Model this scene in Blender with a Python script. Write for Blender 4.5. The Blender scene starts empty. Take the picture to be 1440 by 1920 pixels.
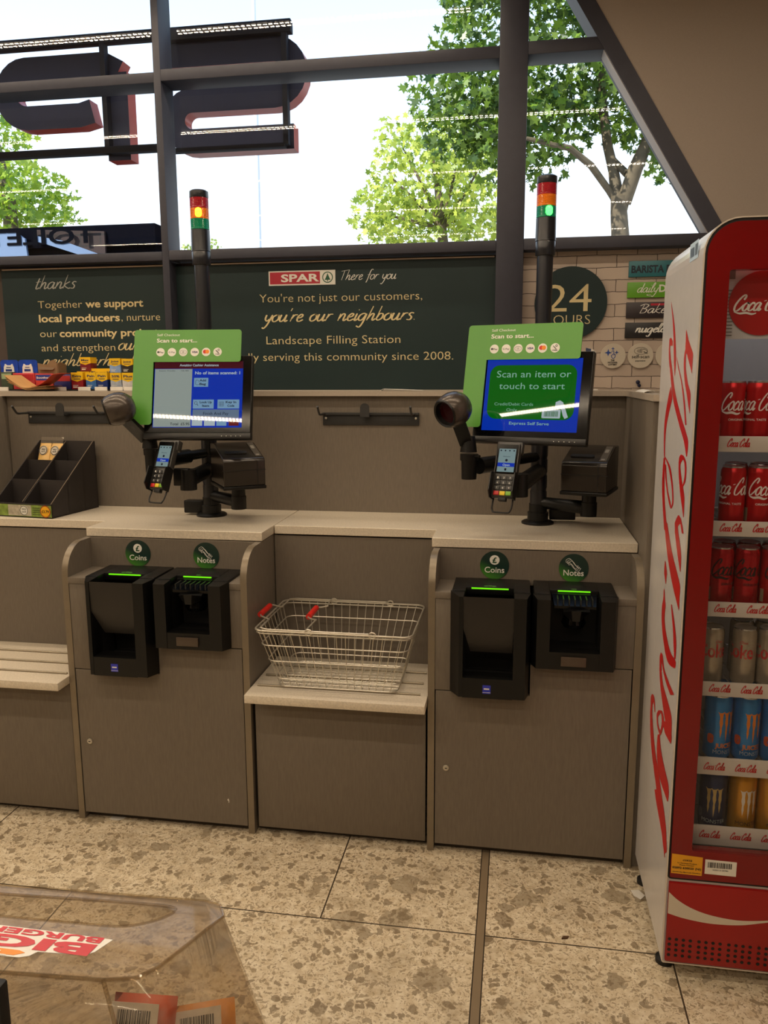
import bpy, bmesh, math, random
from mathutils import Vector as V, Matrix
random.seed(7)
SC = bpy.context.scene
COL = SC.collection
PI = math.pi

# ---------------------------------------------------------------- camera, world, sun, exposure
cd = bpy.data.cameras.new('camera'); cam = bpy.data.objects.new('camera', cd); COL.objects.link(cam)
SC.camera = cam
cd.sensor_fit = 'VERTICAL'; cd.sensor_height = 36.0; cd.lens = 1503.73 / 1920 * 36.0
cd.clip_start = 0.02; cd.clip_end = 300
yaw, pitch, roll = math.radians(9.42), math.radians(9.6295), math.radians(-0.237)
fw = V((-math.sin(yaw)*math.cos(pitch), math.cos(yaw)*math.cos(pitch), -math.sin(pitch)))
rt = V((math.cos(yaw), math.sin(yaw), 0)); up = rt.cross(fw)
r2 = rt*math.cos(roll) + up*math.sin(roll); u2 = up*math.cos(roll) - rt*math.sin(roll)
cam.matrix_world = Matrix(((r2.x, u2.x, -fw.x, 0), (r2.y, u2.y, -fw.y, 0), (r2.z, u2.z, -fw.z, 1.5), (0, 0, 0, 1)))

w = bpy.data.worlds.new('world'); SC.world = w; w.use_nodes = True
nt = w.node_tree; bg = nt.nodes['Background']
tc = nt.nodes.new('ShaderNodeTexCoord'); sx = nt.nodes.new('ShaderNodeSeparateXYZ'); cr = nt.nodes.new('ShaderNodeValToRGB')
nt.links.new(tc.outputs['Generated'], sx.inputs[0]); nt.links.new(sx.outputs['Z'], cr.inputs[0]); nt.links.new(cr.outputs[0], bg.inputs[0])
cr.color_ramp.elements[0].position = 0.0; cr.color_ramp.elements[0].color = (1, 1, 1, 1)
cr.color_ramp.elements[1].position = 0.5; cr.color_ramp.elements[1].color = (0.45, 0.66, 0.97, 1)
bg.inputs[1].default_value = 1.75
sd = bpy.data.lights.new('sun', 'SUN'); sd.energy = 7.0; sd.angle = 0.01; sd.color = (1, 0.94, 0.82)
sun = bpy.data.objects.new('sun', sd); COL.objects.link(sun); sun.location = (0, 8, 12)
sun.rotation_euler = V((0.55, 0.55, -0.72)).to_track_quat('-Z', 'Y').to_euler()
LED_STRENGTH = 106.0
SC.view_settings.view_transform = 'Standard'; SC.view_settings.look = 'None'
SC.view_settings.gamma = 1.0; SC.view_settings.use_curve_mapping = False
SC.view_settings.exposure = 0.0
try:
    SC.cycles.use_denoising = True; SC.cycles.max_bounces = 8; SC.cycles.transparent_max_bounces = 16
    SC.cycles.sample_clamp_indirect = 6.0; SC.cycles.caustics_reflective = False; SC.cycles.caustics_refractive = False
except Exception:
    pass

# ---------------------------------------------------------------- materials
def lin(c):
    return tuple(((x/255)/12.92 if x/255 <= 0.04045 else ((x/255+0.055)/1.055)**2.4) for x in c)
def mat(name, c, rough=0.5, metal=0.0, var=0.0, scale=30.0, stretch=(1, 1, 1), bump=0.0, spec=0.5, emit=0.0, ecol=None, coat=0.0, detail=4.0):
    m = bpy.data.materials.new(name); m.use_nodes = True
    n = m.node_tree.nodes; L = m.node_tree.links; p = n['Principled BSDF']
    a = lin(c); p.inputs['Base Color'].default_value = (*a, 1)
    p.inputs['Roughness'].default_value = rough; p.inputs['Metallic'].default_value = metal
    p.inputs['Specular IOR Level'].default_value = spec
    if coat: p.inputs['Coat Weight'].default_value = coat; p.inputs['Coat Roughness'].default_value = 0.06
    if emit:
        p.inputs['Emission Color'].default_value = (*lin(ecol or c), 1); p.inputs['Emission Strength'].default_value = emit
    t = n.new('ShaderNodeTexCoord'); mp = n.new('ShaderNodeMapping'); mp.inputs['Scale'].default_value = stretch
    L.new(t.outputs['Object'], mp.inputs[0])
    nz = n.new('ShaderNodeTexNoise'); nz.inputs['Scale'].default_value = scale; nz.inputs['Detail'].default_value = detail
    L.new(mp.outputs[0], nz.inputs['Vector'])
    rmp = n.new('ShaderNodeValToRGB'); v = max(var, 0.01)
    rmp.color_ramp.elements[0].position = 0.3; rmp.color_ramp.elements[1].position = 0.7
    rmp.color_ramp.elements[0].color = (*[x*(1-v) for x in a], 1); rmp.color_ramp.elements[1].color = (*[min(1, x*(1+v)) for x in a], 1)
    L.new(nz.outputs[0], rmp.inputs[0])
    if not emit: L.new(rmp.outputs[0], p.inputs['Base Color'])
    if bump:
        b = n.new('ShaderNodeBump'); b.inputs['Strength'].default_value = bump; b.inputs['Distance'].default_value = 0.002
        L.new(nz.outputs[0], b.inputs['Height']); L.new(b.outputs[0], p.inputs['Normal'])
    return m
def glass_mat(name, tint=(1, 1, 1), haze=0.0, hcol=(0.8, 0.8, 0.8), ior=1.45, rough=0.0):
    m = bpy.data.materials.new(name); m.use_nodes = True
    n = m.node_tree.nodes; L = m.node_tree.links; n.remove(n['Principled BSDF']); out = n['Material Output']
    tr = n.new('ShaderNodeBsdfTransparent'); tr.inputs[0].default_value = (*tint, 1)
    gl = n.new('ShaderNodeBsdfGlossy'); gl.inputs['Roughness'].default_value = rough
    fr = n.new('ShaderNodeFresnel'); ge = n.new('ShaderNodeNewGeometry'); mi = n.new('ShaderNodeMapRange'); mi.inputs[3].default_value = ior; mi.inputs[4].default_value = 1/ior
    L.new(ge.outputs['Backfacing'], mi.inputs[0]); L.new(mi.outputs[0], fr.inputs[0])
    mx = n.new('ShaderNodeMixShader'); L.new(fr.outputs[0], mx.inputs[0]); L.new(tr.outputs[0], mx.inputs[1]); L.new(gl.outputs[0], mx.inputs[2])
    last = mx
    if haze:
        df = n.new('ShaderNodeBsdfDiffuse'); df.inputs[0].default_value = (*hcol, 1)
        nz = n.new('ShaderNodeTexNoise'); nz.inputs['Scale'].default_value = 14; nz.inputs['Detail'].default_value = 5
        mr = n.new('ShaderNodeMapRange'); mr.inputs[1].default_value = 0.35; mr.inputs[2].default_value = 0.7
        mr.inputs[3].default_value = haze*0.3; mr.inputs[4].default_value = haze*1.5
        L.new(nz.outputs[0], mr.inputs[0])
        m2 = n.new('ShaderNodeMixShader'); L.new(mr.outputs[0], m2.inputs[0]); L.new(last.outputs[0], m2.inputs[1]); L.new(df.outputs[0], m2.inputs[2]); last = m2
    L.new(last.outputs[0], out.inputs[0]); return m

LAM = mat('taupe_laminate', (121, 112, 101), 0.45, var=0.10, scale=240, stretch=(1, 1, 0.12), spec=0.35)
LAM2 = mat('taupe_laminate_matte', (114, 105, 94), 0.5, var=0.08, scale=240, stretch=(1, 1, 0.12), spec=0.3)
EDGE = mat('champagne_edging', (128, 116, 98), 0.32, metal=0.25, var=0.05)
STONE = mat('speckled_solid_surface', (212, 201, 183), 0.35, var=0.10, scale=190, detail=1.0)
BLK = mat('black_plastic', (15, 15, 15), 0.36, var=0.1, spec=.35)
BLKM = mat('matte_black', (13, 12, 12), 0.6, var=0.1)
BLKG = mat('gloss_black', (6, 6, 7), 0.1, var=0.05, spec=.3)
STEEL = mat('chromed_wire', (198, 192, 178), 0.34, metal=0.7, var=0.05)
RAILST = mat('shelf_rail_steel', (150, 140, 122), 0.4, metal=0.7, var=0.05)
DARKST = mat('dark_rack_steel', (44, 44, 44), 0.5, var=0.1)
FRAME = mat('anthracite_frame', (56, 57, 68), 0.5, var=0.05, spec=0.35)
RAILM = mat('sign_steel', (40, 42, 52), 0.75, var=0.05, spec=0.2)
WHT = mat('white_gloss', (206, 203, 203), 0.22, var=0.02)
WHTM = mat('white_matte', (225, 222, 216), 0.6, var=0.04)
PAPER = mat('white_paper', (228, 224, 216), 0.75, var=0.04, scale=60)
RED = mat('cooler_red', (122, 8, 12), 0.18, var=0.06, scale=8, spec=0.5)
REDD = mat('decal_red', (196, 22, 28), 0.3, var=0.03)
POST = mat('poster_green', (27, 45, 46), 0.5, var=0.05, scale=6, spec=0.3)
GOLD = mat('poster_gold_ink', (214, 196, 148), 0.55, var=0.04)
INKW = mat('white_ink', (232, 230, 222), 0.5, var=0.02)
INKB = mat('black_ink', (18, 18, 18), 0.5, var=0.02)
GRN = mat('sign_green', (82, 148, 52), 0.32, var=0.05, scale=5)
RGRIP = mat('red_grip', (206, 34, 26), 0.35, var=0.04)
WGLASS = glass_mat('window_glass', (0.96, 0.98, 0.97))
DGLASS = glass_mat('cooler_glass', (0.90, 0.90, 0.92))
CLEAR = glass_mat('clear_acrylic', (0.90, 0.86, 0.80), haze=0.10, hcol=(0.75, 0.68, 0.6), ior=1.25, rough=0.03)
SCR = lambda nm, c, e=0.52: mat(nm, (4, 4, 5), 0.02, emit=e, ecol=c, spec=0.55)
S_BLUE = SCR('screen_blue', (10, 62, 205)); S_GREEN = SCR('screen_green', (8, 116, 22)); S_PALE = SCR('screen_pale', (176, 188, 180))
S_WHITE = SCR('screen_white', (205, 222, 228)); S_MAR = SCR('screen_maroon', (86, 18, 34)); S_BTN = SCR('screen_button', (142, 186, 220)); S_GREY = SCR('screen_grey', (120, 142, 168)); S_INK = SCR('screen_ink', (20, 28, 48)); S_RED = SCR('screen_red', (120, 24, 30)); S_MINT = SCR('screen_mint', (160, 214, 190))

# ---------------------------------------------------------------- geometry helpers
class B:
    def __init__(s): s.bm = bmesh.new()
    def add(s, verts, faces, mi=0, smooth=False):
        vs = [s.bm.verts.new(v) for v in verts]
        for f in faces:
            try:
                fc = s.bm.faces.new([vs[i] for i in f]); fc.material_index = mi; fc.smooth = smooth
            except ValueError: pass
        return s
    def box(s, x0, x1, y0, y1, z0, z1, M=None, bev=0.0, seg=2, mi=0):
        t = bmesh.new(); bmesh.ops.create_cube(t, size=1)
        for v in t.verts: v.co = V((x0+(v.co.x+.5)*(x1-x0), y0+(v.co.y+.5)*(y1-y0), z0+(v.co.z+.5)*(z1-z0)))
        if bev: bmesh.ops.bevel(t, geom=t.edges[:], offset=bev, segments=seg, profile=0.5, affect='EDGES')
        t.verts.index_update()
        return s.add([(M @ v.co if M else v.co.copy()) for v in t.verts], [[v.index for v in f.verts] for f in t.faces], mi)
    def cyl(s, a, b, r0, r1=None, n=20, cap=True, mi=0):
        a, b = V(a), V(b); r1 = r0 if r1 is None else r1
        d = (b-a).normalized(); x = d.orthogonal().normalized(); y = d.cross(x)
        vs = []
        for c, r in ((a, r0), (b, r1)):
            vs += [c + (x*math.cos(2*PI*i/n) + y*math.sin(2*PI*i/n))*r for i in range(n)]
        s.add(vs, [[i, (i+1) % n, n+(i+1) % n, n+i] for i in range(n)], mi, True)
        if cap: s.add(vs[:n], [list(range(n))[::-1]], mi); s.add(vs[n:], [list(range(n))], mi)
        return s
    def lathe(s, prof, o=(0, 0, 0), ax=(0, 0, 1), n=32, mi=0, smooth=True, caps=True):
        o = V(o); d = V(ax).normalized(); x = d.orthogonal().normalized(); y = d.cross(x); vs = []
        for r, h in prof: vs += [o + d*h + (x*math.cos(2*PI*i/n)+y*math.sin(2*PI*i/n))*max(r, 1e-5) for i in range(n)]
        fs = [[k*n+i, k*n+(i+1) % n, (k+1)*n+(i+1) % n, (k+1)*n+i] for k in range(len(prof)-1) for i in range(n)]
        s.add(vs, fs, mi, smooth)
        if caps:
            s.add(vs[:n], [list(range(n))[::-1]], mi); s.add(vs[-n:], [list(range(n))], mi)
        return s
    def tube(s, pts, r, n=8, closed=False, mi=0):
        pts = [V(p) for p in pts]; m = len(pts); rs = r if isinstance(r, (list, tuple)) else [r]*m
        vs = []; x = None
        for k, p in enumerate(pts):
            if closed: d = pts[(k+1) % m]-pts[k-1]
            else: d = pts[min(k+1, m-1)]-pts[max(k-1, 0)]
            d.normalize()
            if x is None: x = d.orthogonal().normalized()
            x = (x - d*x.dot(d)).normalized(); y = d.cross(x)
            vs += [p + (x*math.cos(2*PI*i/n)+y*math.sin(2*PI*i/n))*rs[k] for i in range(n)]
        fs = [[k*n+i, k*n+(i+1) % n, ((k+1) % m)*n+(i+1) % n, ((k+1) % m)*n+i] for k in range(m if closed else m-1) for i in range(n)]
        s.add(vs, fs, mi, True)
        if not closed: s.add(vs[:n], [list(range(n))[::-1]], mi); s.add(vs[-n:], [list(range(n))], mi)
        return s
    def prism(s, poly, f, d, mi=0, side_mi=None):
        """poly of (u, v); f(u, v, w) gives the point; extruded from w = 0 to w = d"""
        n = len(poly); a = [V(f(u, v, 0)) for u, v in poly]; b = [V(f(u, v, d)) for u, v in poly]
        s.add(a+b, [list(range(n))[::-1], list(range(n, 2*n))], mi)
        return s.add(a+b, [[i, (i+1) % n, n+(i+1) % n, n+i] for i in range(n)], mi if side_mi is None else side_mi)
    def flat(s, poly, f, mi=0):
        return s.add([V(f(u, v, 0)) for u, v in poly], [list(range(len(poly)))], mi)
    def ring(s, outer, inner, f, d, mi=0):
        n = len(outer); vs = []
        for w_ in (0, d):
            vs += [V(f(u, v, w_)) for u, v in outer]; vs += [V(f(u, v, w_)) for u, v in inner]
        fs = []
        for i in range(n):
            j = (i+1) % n
            fs += [[i, j, n+j, n+i], [2*n+i, 3*n+i, 3*n+j, 2*n+j], [i, 2*n+i, 2*n+j, j], [n+i, n+j, 3*n+j, 3*n+i]]
        return s.add(vs, fs, mi)
    def done(s, name, m, parent=None, loc=None, keep=False):
        top = parent
        while top is not None and top.parent is not None: top = top.parent
        off = V(loc) if loc is not None else (top.location.copy() if top is not None else V((0, 0, 0)))
        for v in s.bm.verts: v.co -= off
        bmesh.ops.remove_doubles(s.bm, verts=s.bm.verts[:], dist=1e-6)
        if not keep: bmesh.ops.recalc_face_normals(s.bm, faces=s.bm.faces[:])
        lo = [v for v in s.bm.verts if not v.link_faces]
        bmesh.ops.delete(s.bm, geom=lo, context='VERTS')
        me = bpy.data.meshes.new(name); s.bm.to_mesh(me); s.bm.free(); me.set_sharp_from_angle(angle=0.7)
        for k in (m if isinstance(m, (list, tuple)) else [m]): me.materials.append(k)
        o = bpy.data.objects.new(name, me); COL.objects.link(o)
        if parent is not None: o.parent = parent
        else: o.location = off
        return o
def rrect(x0, x1, y0, y1, r, n=6, rs=None):
    rs = rs or (r, r, r, r); out = []
    for (cx, cy, a0), rr in zip(((x1, y1, 0), (x0, y1, 90), (x0, y0, 180), (x1, y0, 270)), rs):
        sxx = -1 if cx == x1 else 1; syy = -1 if cy == y1 else 1
        for k in range(n+1):
            a = math.radians(a0+90*k/n); out.append((cx+sxx*rr+rr*math.cos(a), cy+syy*rr+rr*math.sin(a)))
    return out
def circ(cx, cy, r, n=40): return [(cx+r*math.cos(2*PI*i/n), cy+r*math.sin(2*PI*i/n)) for i in range(n)]
def catmull(p, k=6):
    if len(p) < 3: return [tuple(q) for q in p]
    P = [p[0]]+list(p)+[p[-1]]; out = []
    for i in range(1, len(P)-2):
        a, b, c, d = P[i-1:i+3]
        for j in range(k):
            t = j/k; out.append(tuple(0.5*((2*b[q])+(c[q]-a[q])*t+(2*a[q]-5*b[q]+4*c[q]-d[q])*t*t+(3*b[q]-a[q]-3*c[q]+d[q])*t**3) for q in range(len(b))))
    out.append(tuple(P[-2])); return out
def tag(o, label, cat, group=None):
    o['label'] = label; o['category'] = cat
    if group: o['group'] = group
    return o
def thing(name, label, cat, loc, group=None):
    o = bpy.data.objects.new(name, None); COL.objects.link(o); o.location = loc; o.empty_display_size = 0.05
    return tag(o, label, cat, group)
def struct(o): o['kind'] = 'structure'; return o
def copy_tree(o, loc, parent=None):
    c = o.copy(); COL.objects.link(c)
    if parent is None: c.location = loc
    else: c.parent = parent
    for ch in o.children: copy_tree(ch, None, c)
    return c
def front(Y, e=0.0):            # plane facing the camera side, u = x, v = z, w towards the viewer
    return lambda u, v, w_: (u, Y-w_-e, v)
def basis(o, r, u, n):
    o, r, u, n = V(o), V(r), V(u), V(n)
    return lambda a, b, c: o+r*a+u*b+n*c
# printed text
_tc = {}
def text_polys(body, bold=0.0):
    if (body, bold) in _tc: return _tc[(body, bold)]
    cu = bpy.data.curves.new('t', 'FONT'); cu.body = body; cu.size = 1; cu.offset = bold; cu.resolution_u = 3
    o = bpy.data.objects.new('t', cu); COL.objects.link(o); bpy.context.view_layer.update()
    dg = bpy.context.evaluated_depsgraph_get(); me = bpy.data.meshes.new_from_object(o.evaluated_get(dg))
    r = ([v.co.xy.copy() for v in me.vertices], [list(p.vertices) for p in me.polygons])
    bpy.data.objects.remove(o); bpy.data.curves.remove(cu); bpy.data.meshes.remove(me)
    _tc[(body, bold)] = r; return r
def text(b, body, f, x0, x1, base, cap, bold=0.0, slant=0.0, mi=0, e=0.0005):
    """lettering whose ink runs from x0 to x1 on the base line, capital height cap"""
    vs, fs = text_polys(body, bold); mn = min(v.x for v in vs); mx = max(v.x for v in vs)
    k = (x1-x0)/(mx-mn); c = cap/0.72
    b.add([V(f(x0+(v.x-mn)*k+v.y*c*slant, base+v.y*c, e)) for v in vs], fs, mi)
    return b
# script lettering
GL = {
 'a': (1.0, [[(.75, .85), (.5, 1), (.15, .75), (.05, .3), (.25, 0), (.55, .2), (.8, .95)], [(.8, .95), (.72, .3), (.8, 0), (1.05, .25)]]),
 'b': (.85, [[(.28, 2), (.08, .1)], [(.08, .3), (.3, .9), (.65, .85), (.65, .3), (.3, 0), (.08, .2)]]),
 'c': (.75, [[(.7, .8), (.45, 1), (.1, .6), (.1, .15), (.35, 0), (.75, .25)]]),
 'd': (1.0, [[(.75, .85), (.5, 1), (.15, .75), (.05, .3), (.25, 0), (.55, .2), (.8, .95)], [(.95, 2), (.74, .3), (.82, 0), (1.05, .25)]]),
 'e': (.75, [[(.1, .45), (.5, .6), (.6, .9), (.4, 1), (.12, .6), (.15, .1), (.4, 0), (.75, .25)]]),
 'f': (.65, [[(.9, 1.9), (.65, 2), (.45, 1.5), (.25, 0), (.1, -.6)], [(.05, .95), (.75, 1)]]),
 'g': (.95, [[(.75, .85), (.5, 1), (.15, .75), (.05, .3), (.25, 0), (.55, .2), (.8, .95)], [(.8, .95), (.65, -.3), (.4, -.95), (.05, -.75)]]),
 'h': (.95, [[(.32, 2), (.05, 0)], [(.07, .2), (.4, .9), (.65, .85), (.6, .2), (.7, 0), (.95, .25)]]),
 'i': (.45, [[(.22, 1), (.12, .15), (.22, 0), (.45, .25)], [(.3, 1.45), (.33, 1.55)]]),
 'k': (.9, [[(.3, 2), (.05, 0)], [(.75, 1), (.15, .5), (.7, 0), (.9, .1)]]),
 'l': (.5, [[(.2, .8), (.5, 1.8), (.35, 2), (.15, 1.2), (.12, .2), (.25, 0), (.5, .25)]]),
 'n': (.95, [[(.15, 1), (.05, 0)], [(.08, .3), (.4, .95), (.65, .85), (.6, .2), (.7, 0), (.95, .25)]]),
 'o': (.8, [[(.45, 1), (.1, .7), (.08, .2), (.35, 0), (.68, .3), (.68, .8), (.45, 1), (.8, .85)]]),
 'r': (.65, [[(.2, 1), (.05, 0)], [(.1, .4), (.35, .9), (.7, .95)]]),
 's': (.7, [[(.65, .9), (.4, 1), (.2, .75), (.5, .4), (.42, .02), (.05, .05)]]),
 't': (.6, [[(.35, 1.6), (.15, .2), (.3, 0), (.55, .2)], [(0, 1), (.6, 1.08)]]),
 'u': (.95, [[(.15, 1), (.08, .3), (.25, 0), (.55, .3), (.72, 1)], [(.72, 1), (.65, .2), (.75, 0), (.95, .2)]]),
 'y': (.85, [[(.15, 1), (.12, .4), (.35, .1), (.6, .4)], [(.8, 1), (.5, -.4), (.2, -.95), (0, -.8)]]),
 'T': (1.1, [[(.6, 1.9), (.4, 0)], [(0, 1.75), (1.4, 2)]]),
 'B': (1.3, [[(.45, 1.8), (.25, 0)], [(-.1, 1.6), (.5, 1.95), (1.1, 1.7), (.8, 1.1), (.4, 1), (1.05, .8), (.9, .1), (.2, 0)]]),
 'D': (1.3, [[(.45, 1.8), (.25, 0), (.9, .2), (1.2, 1.1), (.7, 1.9), (-.1, 1.7)]]),
 'C': (1.25, [[(1.05, 1.35), (1.2, 1.75), (.95, 1.95), (.5, 1.5), (.15, .75), (.22, .12), (.6, 0), (1.05, .4), (1.25, .7)]]),
 "'": (.3, [[(.2, 1.9), (.1, 1.5)]]), '.': (.4, [[(.15, .0), (.2, .08)]]), '-': (.5, [[(.1, 1.15), (.4, 1.25)]]), ' ': (.7, []),
}
_sc = {}
def script_quads(body, thick, slant, nib):
    key = (body, thick, slant, nib)
    if key in _sc: return _sc[key]
    q = []; x = 0
    for ch in body:
        adv, strokes = GL[ch]
        for st in strokes:
            pts = [(x+u+v*slant, v) for u, v in catmull(st, 7)]; L = len(pts); row = []
            for k, (u, v) in enumerate(pts):
                dx = pts[min(k+1, L-1)][0]-pts[max(k-1, 0)][0]; dy = pts[min(k+1, L-1)][1]-pts[max(k-1, 0)][1]
                h = math.hypot(dx, dy) or 1; nx, ny = -dy/h, dx/h
                wd = thick*(1-nib+nib*abs(dy)/h)*(0.55 if k in (0, L-1) else 1)/2
                row.append(((u+nx*wd, v+ny*wd), (u-nx*wd, v-ny*wd)))
            q.append(row)
        x += adv
    xs = [p[0] for r in q for e in r for p in e]
    _sc[key] = (q, min(xs), max(xs)); return _sc[key]
def script(b, body, f, x0, x1, base, xh, thick=.16, slant=.25, nib=.3, mi=0, e=0.0006, swash=False):
    q, mn, mx = script_quads(body, thick, slant, nib); k = (x1-x0)/(mx-mn)
    def P(p): return V(f(x0+(p[0]-mn)*k, base+p[1]*xh, e))
    q = list(q)
    if swash:
        row = []; pts = catmull([(mn+.1, -.1), (mn+.9, -.32), (mn+1.8, -.25), (mn+2.6, -.42), (mn+3.2, -.3)], 6)
        for i, p in enumerate(pts):
            wd = .05+.09*math.sin(PI*i/(len(pts)-1)); row.append(((p[0], p[1]+wd), (p[0], p[1]-wd)))
        q.append(row)
    for n_, row in enumerate(q):
        e_ = e+0.00001*n_
        vs = []
        for a, c in row:
            for p in (a, c): vs.append(V(f(x0+(p[0]-mn)*k, base+p[1]*xh, e_)))
        b.add(vs, [[2*i, 2*i+1, 2*i+3, 2*i+2] for i in range(len(row)-1)], mi)
    return b
def barcode(b, f, x0, x1, z0, z1, mi=0, e=0.0006):
    rr = random.Random(3); x = x0
    while x < x1:
        wd = rr.choice((.4, .7, 1.1))*(x1-x0)/26
        b.flat([(x, z0), (min(x+wd, x1), z0), (min(x+wd, x1), z1), (x, z1)], lambda u, v, w_: f(u, v, e), mi); x += wd+rr.choice((.5, .8))*(x1-x0)/26
    return b

# ================================================================ structure
# floor: large stone slabs with grout and one metal movement joint
fm = mat('stone_floor', (196, 180, 150), 0.36, spec=0.4)
n = fm.node_tree.nodes; L = fm.node_tree.links; P = n['Principled BSDF']
def nd(t, **k):
    x = n.new(t)
    for a, b in k.items(): setattr(x, a, b)
    return x
geo = nd('ShaderNodeNewGeometry'); pos = geo.outputs['Position']
warp = nd('ShaderNodeTexNoise'); warp.inputs['Scale'].default_value = 9; warp.inputs['Detail'].default_value = 6; L.new(pos, warp.inputs[0])
w2_ = nd('ShaderNodeTexNoise'); w2_.inputs['Scale'].default_value = 45; w2_.inputs['Detail'].default_value = 4; L.new(pos, w2_.inputs[0])
wv0 = nd('ShaderNodeMix', data_type='VECTOR'); wv0.inputs[0].default_value = 0.06; L.new(pos, wv0.inputs[4]); L.new(warp.outputs[1], wv0.inputs[5])
wv = nd('ShaderNodeMix', data_type='VECTOR'); wv.inputs[0].default_value = 0.034; L.new(wv0.outputs[1], wv.inputs[4]); L.new(w2_.outputs[1], wv.inputs[5])
def ramp(src, e):
    r = nd('ShaderNodeValToRGB'); r.color_ramp.elements[0].position = e[0][0]; r.color_ramp.elements[0].color = (*lin(e[0][1]), 1)
    r.color_ramp.elements[1].position = e[1][0]; r.color_ramp.elements[1].color = (*lin(e[1][1]), 1)
    for p_, c_ in e[2:]: r.color_ramp.elements.new(p_).color = (*lin(c_), 1)
    L.new(src, r.inputs[0]); return r
def mixc(a, b, fac):
    m = nd('ShaderNodeMix', data_type='RGBA'); L.new(fac, m.inputs[0])
    for s_, i in ((a, 6), (b, 7)):
        if isinstance(s_, tuple): m.inputs[i].default_value = (*lin(s_), 1)
        else: L.new(s_, m.inputs[i])
    return m.outputs[2]
base = nd('ShaderNodeTexNoise'); base.inputs['Scale'].default_value = 42; base.inputs['Detail'].default_value = 8; base.inputs['Roughness'].default_value = .7; L.new(pos, base.inputs[0])
col = ramp(base.outputs[0], [(.35, (196, 178, 148)), (.62, (226, 214, 190))]).outputs[0]
def clasts(scale, thr, pick, c, warpf):
    global col
    vo = nd('ShaderNodeTexVoronoi'); vo.inputs['Scale'].default_value = scale; L.new(wv.outputs[1], vo.inputs['Vector'])
    sp = nd('ShaderNodeSeparateColor'); L.new(vo.outputs['Color'], sp.inputs[0])
    a = nd('ShaderNodeMath', operation='LESS_THAN'); L.new(vo.outputs['Distance'], a.inputs[0]); a.inputs[1].default_value = thr
    b_ = nd('ShaderNodeMath', operation='GREATER_THAN'); L.new(sp.outputs[0], b_.inputs[0]); b_.inputs[1].default_value = pick
    mm = nd('ShaderNodeMath', operation='MULTIPLY'); L.new(a.outputs[0], mm.inputs[0]); L.new(b_.outputs[0], mm.inputs[1])
    m2 = nd('ShaderNodeMath', operation='MULTIPLY'); L.new(mm.outputs[0], m2.inputs[0]); m2.inputs[1].default_value = warpf
    col = mixc(col, c, m2.outputs[0])
clasts(170, .42, .52, (150, 132, 105), .7)
clasts(85, .44, .62, (142, 125, 99), .7)
clasts(42, .46, .78, (126, 110, 87), .75)
clasts(20, .44, .84, (124, 109, 87), .62)
clasts(9, .40, .88, (130, 115, 92), .55)
big = nd('ShaderNodeTexNoise'); big.inputs['Scale'].default_value = 5.5; big.inputs['Detail'].default_value = 8; big.inputs['Roughness'].default_value = .68; L.new(pos, big.inputs[0])
bf = nd('ShaderNodeMapRange'); bf.inputs[1].default_value = .52; bf.inputs[2].default_value = .66; bf.inputs[4].default_value = .45; L.new(big.outputs[0], bf.inputs[0])
col = mixc(col, (138, 122, 98), bf.outputs[0])
xyz = nd('ShaderNodeSeparateXYZ'); L.new(pos, xyz.inputs[0])
def M2(op, a, b=None, c=None):
    m = nd('ShaderNodeMath', operation=op)
    for i, s_ in enumerate((a, b, c)):
        if s_ is None: continue
        if isinstance(s_, (int, float)): m.inputs[i].default_value = s_
        else: L.new(s_, m.inputs[i])
    return m.outputs[0]
X_, Y_ = xyz.outputs[0], xyz.outputs[1]
yy = M2('SUBTRACT', Y_, 1.972 - .59*20); row = M2('FLOOR', M2('DIVIDE', yy, .59)); par = M2('MODULO', row, 2.0)
fy = M2('ABSOLUTE', M2('SUBTRACT', M2('PINGPONG', yy, .295), 0.0))
gy = M2('LESS_THAN', fy, .0022)
lf = M2('LESS_THAN', X_, -.067)
offl = M2('ADD', 12.513, M2('MULTIPLY', par, .754)); offr = M2('ADD', 10.87, M2('MULTIPLY', par, .70))
xo = M2('ADD', X_, M2('ADD', M2('MULTIPLY', lf, offl), M2('MULTIPLY', M2('SUBTRACT', 1.0, lf), offr)))
gx = M2('LESS_THAN', M2('PINGPONG', xo, .6), .0022)
gro = M2('MAXIMUM', gy, gx)
col = mixc(col, (70, 60, 48), gro)
stp = M2('LESS_THAN', M2('ABSOLUTE', M2('ADD', X_, .067)), .0105)
ste = M2('LESS_THAN', M2('ABSOLUTE', M2('ADD', X_, .067)), .0135)
col = mixc(col, (48, 40, 32), ste); col = mixc(col, (132, 116, 94), stp)
L.new(col, P.inputs['Base Color'])
b = B(); b.box(-4.6, 2.6, -4.1, 3.3, -.1, 0); struct(b.done('floor', fm))
WALLM = mat('beige_plaster', (160, 148, 138), 0.75, var=0.03, scale=300)
STORE = mat('store_wall', (190, 180, 165), 0.8, var=0.04)
b = B(); b.box(-4.7, 2.7, -4.1, 3.3, 3.06, 3.2); struct(b.done('ceiling', STORE))
b = B(); b.box(-4.7, -4.6, -4.1, 3.3, 0, 3.06); struct(b.done('wall_left', STORE))
b = B(); b.box(2.6, 2.7, -4.1, 3.3, 0, 3.06); struct(b.done('wall_right', STORE))
b = B(); b.box(-4.7, 2.7, -4.2, -4.1, 0, 3.06); struct(b.done('wall_rear', STORE))
# front wall under the windows, and the gable right of the sloping frame
b = B(); b.box(-4.6, 2.6, 3.21, 3.3, 0, 1.955); struct(b.done('wall_front', mat('dark_wall', (72, 60, 54), 0.7, var=.05)))
sl = (2.845-2.056)/(0.20-0.684)
xs = lambda z, d=0: 0.684+(z-2.056)/sl+d
b = B(); b.prism([(xs(1.5), 1.5), (2.6, 1.5), (2.6, 3.06), (xs(3.06), 3.06)], front(3.30), .165); struct(b.done('wall_gable', WALLM))
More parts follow.
